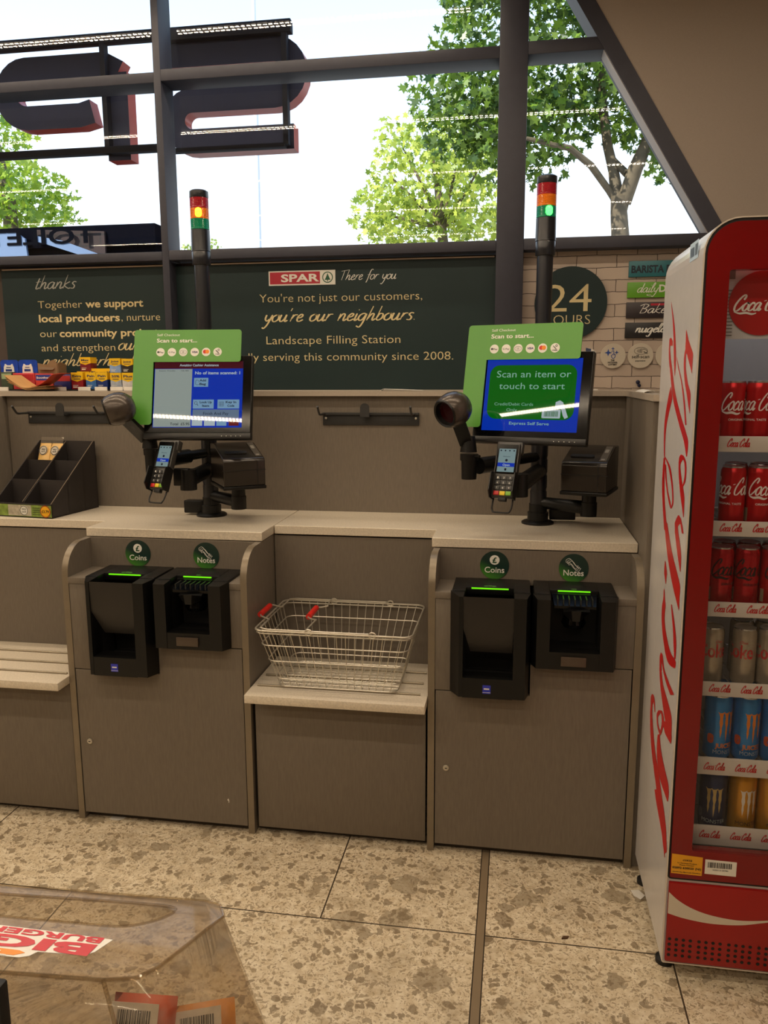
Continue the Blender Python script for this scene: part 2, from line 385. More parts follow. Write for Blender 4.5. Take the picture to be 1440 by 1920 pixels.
# frames
TR = [0]
def trim(bb): TR[0] += 1; return struct(bb.done('trim_%d' % TR[0], FRAME))
FY, GY = 3.135, 3.225
b = B(); b.box(-1.413, -1.384, FY, 3.25, 1.445, 3.06, bev=.002); trim(b)              # slim left mullion
b = B(); b.box(-.0935, .0085, FY, 3.25, 1.445, 3.06, bev=.003); trim(b)               # wide right mullion
b = B(); b.box(-4.6, -1.413, FY, 3.25, 1.958, 1.992, bev=.002); trim(b)               # sills
b = B(); b.box(-1.384, -.0935, FY, 3.25, 1.958, 1.996, bev=.002); trim(b)
b = B(); b.box(.0085, xs(1.98), FY, 3.25, 1.958, 1.999, bev=.002); trim(b)
b = B(); b.box(-4.6, -1.413, FY, 3.25, 2.618, 2.656, bev=.002); trim(b)               # transom
b = B(); b.box(-1.384, -.0935, FY, 3.25, 2.622, 2.664, bev=.002); trim(b)
b = B(); b.box(.0085, xs(2.64, -.05), FY, 3.25, 2.628, 2.672, bev=.002); trim(b)
b = B(); b.prism([(xs(1.96, -.062), 1.96), (xs(1.96), 1.96), (xs(3.06), 3.06), (xs(3.06, -.062), 3.06)], front(3.25), .118); trim(b)
LITJ = mat('painted_lit_jamb', (172, 160, 150), 0.5, var=.03)  # jamb face of the sloping frame, its light put into a pale colour
b = B(); b.prism([(xs(1.999, -.064), 1.999), (xs(1.999, -.062), 1.999), (xs(2.628, -.062), 2.628), (xs(2.628, -.064), 2.628)], front(3.22), .08); TR[0] += 1; struct(b.done('trim_%d' % TR[0], LITJ))
# panes
for i, poly in enumerate([[(-4.6, 1.992), (-1.413, 1.992), (-1.413, 2.618), (-4.6, 2.618)], [(-4.6, 2.656), (-1.413, 2.656), (-1.413, 3.06), (-4.6, 3.06)],
                          [(-1.384, 1.996), (-.0935, 1.996), (-.0935, 2.622), (-1.384, 2.622)], [(-1.384, 2.664), (-.0935, 2.664), (-.0935, 3.06), (-1.384, 3.06)],
                          [(.0085, 1.999), (xs(1.999, -.062), 1.999), (xs(2.628, -.062), 2.628), (.0085, 2.628)], [(.0085, 2.672), (xs(2.672, -.062), 2.672), (xs(3.06, -.062), 3.06), (.0085, 3.06)]]):
    b = B(); b.flat(poly, front(GY)); struct(b.done('window_%d' % (i+1), WGLASS))
# pale gap strip above each poster
GAP = mat('pale_gap_strip', (205, 190, 178), 0.5)
for x0, x1 in ((-2.16, -1.416), (-1.30, -.10)):
    b = B(); b.box(x0, x1, 3.196, 3.205, 1.944, 1.949); TR[0] += 1; struct(b.done('trim_%d' % TR[0], GAP))
# ground outside
b = B(); b.box(-60, 60, 3.35, 90, -.12, -.02); struct(b.done('ground_outside', mat('outdoor_paving', (150, 146, 138), .85, var=.1)))

# ================================================================ ceiling LED lines
LEDM = mat('warm_diode', (255, 230, 196), .5, emit=LED_STRENGTH, ecol=(255, 233, 203))
ALU = mat('strip_profile', (170, 168, 165), .4, metal=.6)
for yl, zl, nm in ((2.80, 3.0, 'nearest the windows'), (2.06, 2.8, 'second row back from the windows'), (.96, 2.8, 'third row back from the windows'), (-.18, 2.8, 'fourth row back from the windows'), (-1.35, 2.8, 'farthest from the windows')):
    xe = -.2 if yl > 2.5 else .95
    t = thing('ceiling_light_strip', 'long twin-row warm LED strip on the ceiling, ' + nm, 'light', (-1.5, yl, zl), 'ceiling light strips')
    b = B(); b.box(-4.3, xe, yl-.03, yl+.03, zl+.003, zl+.06); b.done('profile', ALU, t)
    if zl < 2.9:
        for x in (-4.0, -1.7, .7): b = B(); b.cyl((x, yl, zl+.05), (x, yl, 3.06), .004, .004, 8); b.done('hanger', ALU, t)
    b = B(); x = -4.25
    while x < xe-.03:
        for dy in (-.014, .014): b.add([(x, yl+dy-.006, zl), (x+.017, yl+dy-.006, zl), (x+.017, yl+dy+.006, zl), (x, yl+dy+.006, zl)], [[0, 3, 2, 1]])
        x += .025
    b.done('diode_rows', LEDM, t, keep=True)

# ================================================================ counter
# rear screen panel with ledge and side wing
t = thing('counter_screen', 'tall taupe laminate screen with pale ledge along the back of the counter', 'partition', (-.8, 2.97, 0))
b = B(); b.box(-2.022, .376, 2.957, 2.985, 0, 1.427); b.done('back_panel', LAM, t)
b = B(); b.box(.376, .404, 2.36, 3.19, 0, 1.425); b.done('wing_panel', LAM, t)
b = B(); b.prism([(-2.20, 2.93), (.372, 2.93), (.372, 2.345), (.412, 2.345), (.412, 2.93), (.95, 2.93), (.95, 3.205), (-2.20, 3.205)], lambda u, v, w_: (u, v, 1.427+w_), .0185)
b.done('ledge', mat('ledge_laminate', (176, 164, 150), .4, var=.05, scale=150), t)
# far-left open shelving
t = thing('open_shelving', 'narrow end of a grey shelf unit beyond the left end of the counter', 'shelf', (-2.35, 3.0, 0))
b = B(); b.box(-2.058, -2.024, 2.70, 2.985, 0, 1.427, bev=.002); b.done('side_panel', LAM, t)
for z in (1.36, 1.22, 1.06, .9):
    b = B(); b.box(-2.7, -2.06, 2.75, 2.985, z-.012, z, bev=.001); sh = b.done('shelf_board', BLKM, t)
    b = B(); b.box(-2.7, -2.062, 2.742, 2.75, z-.03, z+.004); b.done('price_strip', WHTM, sh)
b = B(); b.box(-2.7, -2.06, 2.975, 2.99, .1, 1.427); b.done('back_panel', BLKM, t)
b = B(); b.box(-2.19, -2.07, 2.79, 2.9, 1.06, 1.125, bev=.004); tag(b.done('packet', mat('teal_packet', (40, 110, 120), .4)), 'small teal packet on the shelf at the left picture edge', 'packet')
b = B(); b.box(-2.19, -2.07, 2.79, 2.9, 1.22, 1.30, bev=.004); tag(b.done('packet', mat('white_packet', (200, 200, 205), .4)), 'white packet on the shelf above the teal packet at the left edge', 'packet')

# worktops
b = B(); b.prism([(-2.05, 2.637), (-1.456, 2.637), (-1.456, 2.508), (-.827, 2.508), (-.827, 2.956), (-2.05, 2.956)], lambda u, v, w_: (u, v, .96+w_), .03)
o = b.done('worktop', STONE); tag(o, 'speckled cream worktop carrying the compartment display and the left checkout', 'worktop')
b = B(); b.prism([(-.8235, 2.637), (-.26, 2.637), (-.26, 2.500), (.374, 2.500), (.374, 2.956), (-.8235, 2.956)], lambda u, v, w_: (u, v, .9605+w_), .03)
o2 = b.done('worktop', STONE); tag(o2, 'speckled cream worktop under the right checkout beside the cooler', 'worktop')
for q in (o, o2):
    md = q.modifiers.new('edge', 'BEVEL'); md.width = .002; md.segments = 2; md.limit_method = 'ANGLE'

def divider(x0, root):
    prof = [(2.347, 0), (2.347, .862)] + [(2.447-.1*math.cos(a), .862+.096*math.sin(a)) for a in [math.radians(9*k) for k in range(1, 11)]] + [(2.95, .958), (2.95, 0)]
    b = B(); b.prism(prof, lambda u, v, w_: (x0+w_, u, v), .02); sp = b.done('side_panel', LAM, root)
    b = B(); m = len(prof)-2; vs = []
    for k in range(m+0):
        y, z = prof[k]
        dx, dz = ((-1, 0) if k < 2 else (-math.cos(math.radians(9*(k-1))), math.sin(math.radians(9*(k-1)))))
        y1, z1 = y+dx*.0012, z+dz*.0012
        if k == m-1: z1 = .9597
        vs += [(x0-.0006, y1, z1), (x0+.0206, y1, z1)]
    b.add(vs, [[2*k, 2*k+1, 2*k+3, 2*k+2] for k in range(m-1)], 0, True); b.done('edge_band', EDGE, sp)

def sticker(root, x, z, kind):
    GM = bpy.data.materials.get('sticker_green')
    if GM is None:
        GM = mat('sticker_green', (20, 52, 42), .3); nn = GM.node_tree.nodes; ll = GM.node_tree.links
        t_ = nn.new('ShaderNodeTexCoord'); s_ = nn.new('ShaderNodeSeparateXYZ'); r_ = nn.new('ShaderNodeValToRGB'); ad = nn.new('ShaderNodeMath'); ad.operation = 'MULTIPLY_ADD'; ad.inputs[1].default_value = .5
        ll.new(t_.outputs['Generated'], s_.inputs[0]); ll.new(s_.outputs['X'], ad.inputs[0]); ll.new(s_.outputs['Z'], ad.inputs[2]); ll.new(ad.outputs[0], r_.inputs[0])
        r_.color_ramp.elements[0].position = .25; r_.color_ramp.elements[0].color = (*lin((66, 128, 42)), 1)
        r_.color_ramp.elements[1].position = .72; r_.color_ramp.elements[1].color = (*lin((16, 46, 40)), 1)
        ll.new(r_.outputs[0], nn['Principled BSDF'].inputs['Base Color'])
    b = B(); b.prism(circ(x, z, .0455, 48), front(2.4985), .0008); s = b.done('sticker', GM, root); s['label'] = 'round dark green %s sticker' % kind.lower()
    f = front(2.4976); b = B()
    text(b, kind, f, x-.031, x+.031, z-.024, .019, .012)
    if kind == 'Coins':
        b.flat(circ(x, z+.017, .0155, 28), lambda u, v, w_: f(u, v, .0003))
        b.done('lettering', INKW, s)
        b = B(); text(b, '\u00a3', f, x-.007, x+.007, z+.008, .018, .03, e=.0008); b.done('pound_sign', mat('sticker_ink', (22, 70, 40), .4), s)
    else:
        for k in range(3):
            dx, dz = .004*k, -.004*k
            pts = catmull([(x-.024+dx, z+.026+dz), (x-.012+dx, z+.030+dz), (x+.004+dx, z+.010+dz), (x+.014+dx, z+.008+dz)], 5)
            lo = catmull([(x-.024+dx, z+.018+dz), (x-.012+dx, z+.018+dz), (x-.002+dx, z+.002+dz), (x+.008+dx, z-.001+dz)], 5)
            b.tube([f(u, v, .0006) for u, v in pts], .0006, 4); b.tube([f(u, v, .0006) for u, v in lo], .0006, 4)
            b.tube([f(*pts[-1], .0006), f(*lo[-1], .0006)], .0006, 4); b.tube([f(*pts[0], .0006), f(*lo[0], .0006)], .0006, 4)
        b.done('lettering', INKW, s)

def cash_cabinet(xl, label, step=.302):
    """xl: left face of the left side panel; 0.63 m over the two panels"""
    t = thing('cash_cabinet', label, 'cabinet', (xl+.315, 2.5, 0))
    divider(xl, t); divider(xl+.609, t)
    a, c = xl+.02, xl+.609
    b = B(); b.box(a, c, 2.5, 2.518, .846, .958); b.done('fascia_panel', LAM2, t)
    sticker(t, xl+.193, .908, 'Coins'); sticker(t, xl+.4375, .907, 'Notes')
    b = B(); b.box(a, a+.066, 2.345, 2.5, .835, .8555, bev=.0008); b.done('deck', LAM2, t)
    b = B(); b.box(c-.052, c, 2.345, 2.5, .835, .8555, bev=.0008); b.done('deck', LAM2, t)
    b = B(); b.box(a+.001, a+.066, 2.3475, 2.365, .5435, .835, bev=.0008); b.done('filler_panel', LAM2, t)
    b = B(); b.box(c-.052, c-.001, 2.3475, 2.365, .642, .835, bev=.0008); b.done('filler_panel', LAM2, t)
    b = B(); b.prism([(a+.0035, .026), (c-.0035, .026), (c-.0035, .639), (a+step, .639), (a+step, .5405), (a+.0035, .5405)], front(2.366), .0185); dr = b.done('door', LAM2, t)
    md = dr.modifiers.new('edge', 'BEVEL'); md.width = .0008; md.segments = 2
    b = B(); lx, lz = xl+.058, .287
    b.lathe([(.0095, 0), (.0095, .003), (.008, .0042), (.005, .0042)], (lx, 2.3475, lz), (0, -1, 0), 24); lk = b.done('lock', STEEL, dr)
    b = B(); b.box(lx-.0035, lx+.0035, 2.3423, 2.3433, lz-.0012, lz+.0012); b.done('keyhole', INKB, lk)
    b = B(); b.box(a, c, 2.376, 2.39, 0, .026); b.done('plinth', mat('plinth_dark', (58, 48, 38), .6) if 'plinth_dark' not in bpy.data.materials else bpy.data.materials['plinth_dark'], t)
    b = B(); b.box(a, c, 2.93, 2.95, .02, .95); b.done('back_panel', LAM2, t)
    return t
cash_cabinet(-1.458, 'taupe cash cabinet left of the shopping basket, with coin and note machines')
cash_cabinet(-.2535, 'taupe cash cabinet next to the red drinks cooler, with coin and note machines', .2895)
# scuff on the left door
b = B(); b.flat([(-.921, .113), (-.917, .120), (-.914, .112), (-.915, .103), (-.917, .106), (-.9165, .111)], front(2.3472)); tag(b.done('paint_chip', PAPER), 'tiny white scrap stuck low on the left cash cabinet door', 'scrap')

def bagging_unit(x0, x1, label):
    t = thing('bagging_unit', label, 'cabinet', ((x0+x1)/2, 2.5, 0))
    b = B(); b.box(x0+.004, x1-.004, 2.642, 2.66, .47, .955); b.done('back_panel', LAM2, t)
    b = B(); b.box(x0+.012, x1-.008, 2.356, 2.374, .024, .484, bev=.0008); b.done('lower_panel', LAM2, t)
    b = B(); b.box(x0+.002, x1-.002, 2.386, 2.40, 0, .024); b.done('plinth', bpy.data.materials['plinth_dark'], t)
    return t
def bagging_shelf(x0, x1, label, r0, r1):
    t = thing('bagging_shelf', label, 'shelf', ((x0+x1)/2, 2.46, .488))
    b = B(); b.box(x0, x1, 2.278, 2.641, .488, .515, bev=.002); b.done('board', STONE, t)
    for y in (2.361, 2.453, 2.547):
        b = B(); b.tube([(r0, y, .5175), (r1, y, .5175)], .0042, 10); b.done('rail', RAILST, t)
bagging_unit(-.829, -.2535, 'taupe bagging bay between the two cash cabinets, behind the wire basket')
bagging_shelf(-.826, -.256, 'cream bagging shelf with metal rails carrying the wire shopping basket', -.808, -.279)
bagging_unit(-2.05, -1.458, 'taupe bagging bay at the left picture edge, under the compartment display')
bagging_shelf(-2.05, -1.4595, 'empty cream bagging shelf with metal rails at the left picture edge', -2.0, -1.475)

def coin_machine(x0, label):
    x1 = x0+.238; t = thing('coin_machine', label, 'coin machine', ((x0+x1)/2, 2.4, .545))
    f = front(2.3); z0, z1 = .5445, .862
    # bezel with chamfered sides around a deep well
    b = B(); y0, y1, yb = 2.285, 2.345, 2.498; cx0, cx1 = x0+.042, x1-.048
    def slab(xa, xb, xc, xd):
        b.add([(xa, y1, z0), (xb, y0, z0+.006), (xb, y0, z1-.002), (xa, y1, z1), (xd, y1, z0), (xc, y0, z0+.006), (xc, y0, z1-.002), (xd, y1, z1)],
              [[0, 1, 2, 3], [1, 5, 6, 2], [5, 4, 7, 6], [3, 2, 6, 7], [0, 4, 5, 1], [0, 3, 7, 4]])
    slab(x0, cx0-.012, cx0, cx0+.001); slab(cx1-.001, cx1, x1-.012, x1)
    b.box(cx0, cx1, y0+.001, y1, z0+.004, z0+.066); b.done('bezel', BLK, t)
    b = B(); b.add([(cx0, y0+.002, z1-.002), (cx1, y0+.002, z1-.002), (cx1, y0+.006, z1-.10), (cx0, y0+.006, z1-.10), (cx1-.004, y0+.05, z1-.185), (cx0+.02, y0+.05, z1-.185), (cx0, yb, z1-.01), (cx1, yb, z1-.01), (cx1, yb, z1-.185), (cx0, yb, z1-.185)],
                   [[0, 1, 2, 3], [3, 2, 4, 5]]); b.done('chute_panel', mat('dark_panel', (34, 31, 29), .42, var=.05) if 'dark_panel' not in bpy.data.materials else bpy.data.materials['dark_panel'], t)
    b = B(); b.box(x0+.004, x0+.044, y1-.004, yb, z1-.02, z1+.002, bev=.001); b.box(x1-.05, x1-.002, y1-.004, yb, z1-.02, z1+.002, bev=.001)
    b.box(cx0, cx1, 2.385, yb, z1-.02, z1+.0025, bev=.001); b.done('top_cover', BLK, t)
    b = B(); b.box(x0+.003, x1-.003, 2.44, yb, z0+.004, z1-.022); b.box(cx0-.002, cx1+.002, y1-.002, 2.45, z0+.03, z0+.04)
    b.box(x0+.003, cx0, y1, 2.45, z0+.004, z1-.022); b.box(cx1, x1-.003, y1, 2.45, z0+.004, z1-.022); b.done('well', BLKM, t)
    b = B(); b.lathe([(.0, 0), (.016, .001), (.018, .004)], ((cx0+cx1)/2+.02, 2.375, z0+.041), (0, 0, 1), 20, caps=False); b.done('coin_cup', mat('cup_bronze', (120, 86, 60), .3, metal=.6) if 'cup_bronze' not in bpy.data.materials else bpy.data.materials['cup_bronze'], t)
    b = B(); b.box(cx0+.018, cx1-.018, 2.3835, 2.3855, z1-.003, z1+.0012); b.done('light_bar', bpy.data.materials.get('green_light') or mat('green_light', (110, 235, 20), .3, emit=.75, ecol=(110, 235, 20)), t)
    b = B(); xm = (cx0+cx1)/2
    for k in range(3): b.prism(circ(xm-.012+.012*k, 2.40+.003*(k % 2), .007, 14), lambda u, v, w_: (u, v, z1+.0027+w_), .0002)
    b.done('coin_symbol', mat('symbol_green', (70, 120, 50), .5) if 'symbol_green' not in bpy.data.materials else bpy.data.materials['symbol_green'], t)
    b = B(); b.box(xm-.014, xm+.010, y0-.0004, y0+.002, z0+.020, z0+.046); bd = b.done('badge', mat('badge_blue', (44, 52, 176), .35) if 'badge_blue' not in bpy.data.materials else bpy.data.materials['badge_blue'], t)
    b = B(); b.box(xm-.010, xm+.006, y0-.0008, y0-.0004, z0+.033, z0+.037); b.box(xm-.014, xm+.010, y0-.0008, y0-.0004, z0+.0235, z0+.0245); b.done('badge_mark', INKW, bd)
def note_machine(x0, label):
    x1 = x0+.2455; z0, z1 = .6425, .862; t = thing('note_machine', label, 'note machine', ((x0+x1)/2, 2.4, .642)); y0, y1, yb = 2.295, 2.345, 2.498
    cx0, cx1 = x0+.05, x1-.052
    b = B()
    def slab(xa, xb, xc, xd):
        b.add([(xa, y1, z0), (xb, y0, z0+.006), (xb, y0, z1-.004), (xa, y1, z1), (xd, y1, z0), (xc, y0, z0+.006), (xc, y0, z1-.004), (xd, y1, z1)],
              [[0, 1, 2, 3], [1, 5, 6, 2], [5, 4, 7, 6], [3, 2, 6, 7], [0, 4, 5, 1], [0, 3, 7, 4]])
    slab(x0, x0+.012, cx0, cx0+.001); slab(cx1-.001, cx1, x1-.012, x1)
    b.box(cx0, cx1, y0+.002, y1, z0+.005, z0+.058); b.done('bezel', BLK, t)
    b = B(); b.box(x0+.004, cx0, y1-.004, yb, z1-.02, z1+.002, bev=.001); b.box(cx1, x1-.004, y1-.004, yb, z1-.02, z1+.002, bev=.001)
    b.box(cx0, cx1, 2.39, yb, z1-.02, z1+.0025, bev=.001); b.done('top_cover', BLK, t)
    b = B(); b.box(x0+.003, x1-.003, 2.43, yb, z0+.004, z1-.022); b.box(cx0, cx1, y1-.002, 2.44, z0+.03, z0+.05)
    b.box(x0+.003, cx0, y1, 2.44, z0+.004, z1-.022); b.box(cx1, x1-.003, y1, 2.44, z0+.004, z1-.022); b.done('well', BLKM, t)
    b = B(); zt = z1-.006     # sloping clear-ribbed mouth with a hooked snout
    b.add([(cx0+.006, 2.388, zt), (cx1-.006, 2.388, zt), (cx1-.012, 2.325, zt-.022), (cx0+.012, 2.325, zt-.022), (cx1-.012, 2.325, zt-.03), (cx0+.012, 2.325, zt-.03), (cx1-.006, 2.388, zt-.02), (cx0+.006, 2.388, zt-.02)],
          [[0, 1, 2, 3], [3, 2, 4, 5], [5, 4, 6, 7], [0, 3, 5, 7], [1, 6, 4, 2]]); mt = b.done('note_mouth', BLKG, t)
    b = B()
    for k in range(7): xx = cx0+.022+k*(cx1-cx0-.044)/6; b.box(xx-.0018, xx+.0018, 2.33, 2.385, zt-.021, zt-.004, M=None)
    b.done('rib', mat('smoked_rib', (34, 36, 33), .3) if 'smoked_rib' not in bpy.data.materials else bpy.data.materials['smoked_rib'], mt)
    b = B(); xm = (cx0+cx1)/2
    b.add([(xm-.034, 2.33, zt-.03), (xm+.042, 2.33, zt-.03), (xm+.042, 2.315, zt-.036), (xm+.016, 2.300, zt-.03), (xm-.012, 2.300, zt-.03), (xm-.034, 2.315, zt-.038), (xm+.012, 2.303, zt-.062), (xm-.008, 2.303, zt-.062), (xm+.03, 2.34, zt-.058), (xm-.026, 2.34, zt-.058)],
          [[0, 1, 2, 3, 4, 5], [4, 3, 6, 7], [3, 2, 8, 6], [5, 4, 7, 9], [7, 6, 8, 9]]); b.done('snout', BLK, t)
    b = B(); b.lathe([(.03, 0), (.036, .012), (.03, .03), (.012, .034)], (xm, 2.375, zt-.098), (0, 0, 1), 24); b.done('roller_housing', BLKG, t)
    b = B(); b.box(xm-.038, xm+.034, 2.290, 2.2968, z0+.018, z0+.046, bev=.001); b.done('clear_flap', mat('smoked_flap', (74, 62, 52), .25) if 'smoked_flap' not in bpy.data.materials else bpy.data.materials['smoked_flap'], t)
    b = B(); b.box(cx0+.024, cx1-.024, 2.3885, 2.3905, z1-.003, z1+.0012); b.done('light_bar', bpy.data.materials['green_light'], t)
    b = B(); b.prism(rrect(xm-.008, xm+.008, 2.396, 2.406, .003), lambda u, v, w_: (u, v, z1+.0027+w_), .0002); b.done('note_symbol', bpy.data.materials['symbol_green'], t)
coin_machine(-1.374, 'black coin machine in the left cash cabinet, under its Coins sticker')
note_machine(-1.131, 'black note machine in the left cash cabinet, under its Notes sticker')
coin_machine(-.186, 'black coin machine in the right cash cabinet, under its Coins sticker')
note_machine(.058, 'black note machine in the right cash cabinet, nearest the drinks cooler')

# ================================================================ bag hook racks on the screen
def hook_rack(x0, x1, label):
    t = thing('bag_hook_rack', label, 'hook rack', ((x0+x1)/2, 2.957, 1.342)); Yp = 2.956
    b = B(); b.box(x0, x1, Yp-.006, Yp, 1.319, 1.366, bev=.002); b.box(x0, x1, Yp-.014, Yp-.006, 1.356, 1.366, bev=.001); b.done('plate', DARKST, t)
    for xx in (x0+.012, x1-.012):
        b = B(); b.lathe([(.0045, 0), (.004, .002), (.002, .003)], (xx, Yp-.006, 1.345), (0, -1, 0), 14); b.done('screw', STEEL, t)
        xa = xx-.004 if xx < (x0+x1)/2 else xx-.006
        b = B(); pts = catmull([(xa, Yp-.006, 1.361), (xa, Yp-.05, 1.361), (xa, Yp-.085, 1.362), (xa, Yp-.10, 1.372), (xa, Yp-.118, 1.392)], 5)
        b.tube(pts, .0042, 8); b.done('hook', DARKST, t)
    xm = (x0+x1)/2-.012
    b = B(); b.prism([(xm-.017, 1.352)]+[(xm-.017*math.cos(a), 1.385+.017*math.sin(a)) for a in [PI*k/14 for k in range(15)]]+[(xm+.017, 1.352)], front(Yp-.055), .004)
    b.box(xm-.012, xm+.012, Yp-.056, Yp-.004, 1.352, 1.357); b.done('centre_tab', DARKST, t)
hook_rack(-.721, -.357, 'dark steel bag hook rack on the screen between the two checkouts')
hook_rack(-1.93, -1.566, 'dark steel bag hook rack on the screen above the compartment display')

# ================================================================ checkout terminals
PD = mat('pole_black', (26, 28, 36), 0.28, var=0.05, spec=.6)
def lens(name, c, e, lit=None):
    m = mat(name, c, 0.15, emit=e, ecol=lit or c, spec=.6); m.node_tree.nodes['Principled BSDF'].inputs['Base Color'].default_value = (*lin(c), 1); return m
LENS = [lens('red_lens', (150, 22, 34), .10), lens('amber_lens', (214, 110, 18), .12), lens('green_lens', (0, 120, 84), .12)]
LAMP_A = lens('lit_amber', (255, 190, 30), 6.0); LAMP_G = lens('lit_green', (60, 255, 80), 5.0)
def checkout_stand(px, py, lit, printer_dir, scan_at, card_at, print_at, label):
    t = thing('checkout_stand', label, 'checkout stand', (px, py, .99))
    b = B(); b.lathe([(.0, .99), (.056, .99), (.056, .996), (.050, 1.0), (.036, 1.003), (.036, 1.03), (.031, 1.032), (.031, 1.06)], (px, py, 0), n=40); b.done('base', BLK, t)
    b = B(); b.lathe([(.0265, 1.02), (.0265, 1.895)], (px, py, 0), n=32)
    for z in (1.06, 1.115, 1.17, 1.225): b.lathe([(.0285, z), (.0285, z+.045)], (px, py, 0), n=32)
    b.done('pole', PD, t)
    b = B(); b.lathe([(.031, 1.889), (.0325, 1.891), (.0325, 1.934), (.030, 1.938)], (px, py, 0), n=32); b.done('collar', PD, t)
    b = B(); b.lathe([(.034, 1.936), (.0335, 1.94), (.0325, 2.008), (.030, 2.010)], (px, py, 0), n=32); b.done('lamp_base', PD, t)
    z = 2.009
    for k, nm in ((2, 'green_lamp'), (1, 'amber_lamp'), (0, 'red_lamp')):
        b = B(); prof = [(.0315, z), (.0325, z+.002)]
        for q in range(8): prof += [(.0325, z+.004+q*.0035), (.0316, z+.0055+q*.0035)]
        prof += [(.0325, z+.033), (.0315, z+.035)]
        b.lathe(prof, (px, py, 0), n=32); lm_ = b.done(nm, LENS[k], t)
        if k == lit:
            b = B()
            for dz in (.014, .023): b.lathe([(.012, 0), (.004, .004)], (px+.008, py-.0312, z+dz), (.2, -1, 0), 12)
            b.done('glowing_diode', LAMP_A if k == 1 else LAMP_G, lm_)
        z += .0352
    b = B(); b.lathe([(.032, z), (.033, z+.003), (.0325, z+.022), (.025, z+.0265), (.0, z+.0275)], (px, py, 0), n=32, caps=False); b.done('cap', PD, t)
    # arms
    sxx, syy, szz = scan_at
    b = B(); b.cyl((px, py, 1.225), (sxx+.03, syy+.02, 1.215), .017, .019, 18); b.cyl((sxx+.03+(px-sxx)*.45, syy+.02+(py-syy)*.45, 1.22), (sxx+.03, syy+.02, 1.215), .025, .027, 18); b.done('scanner_arm', BLK, t)
    b = B(); b.cyl((sxx, syy, 1.175), (sxx, syy, szz-.055), .024, .026, 20); b.cyl((sxx, syy, 1.235), (sxx, syy, szz-.05), .029, .029, 20); b.cyl((sxx+.02, syy-.02, 1.25), (sxx+.034, syy-.03, 1.25), .005, .005, 10); b.done('scanner_post', BLK, t)
    cx_, cy_, cz_ = card_at
    b = B(); b.cyl((px, py, cz_+.0), (cx_+.045, cy_+.035, cz_-.01), .026, .028, 18); b.cyl((cx_+.045, cy_+.035, cz_-.045), (cx_+.045, cy_+.035, cz_+.025), .028, .028, 18); b.box(cx_+.0, cx_+.055, cy_+.012, cy_+.034, cz_-.03, cz_+.03, bev=.004); b.done('card_reader_arm', BLK, t)
    qx, qy, qz = print_at
    b = B(); b.cyl((px, py, 1.065), (qx, qy, 1.062), .020, .023, 18); b.cyl((qx, qy, 1.035), (qx, qy, 1.082), .027, .027, 20); b.cyl((qx, qy, 1.08), (qx, qy, qz), .024, .024, 20); b.done('printer_arm', BLK, t)
    bx = printer_dir
    b = B(); b.box(px+bx-.045, px+bx+.045, py+.02, py+.055, 1.0, 1.045, bev=.004) if bx > 0 else b.box(px+bx-.03, px+bx+.045, py-.01, py+.03, .998, 1.045, bev=.004); b.done('cable_box', BLK, t)
    return t

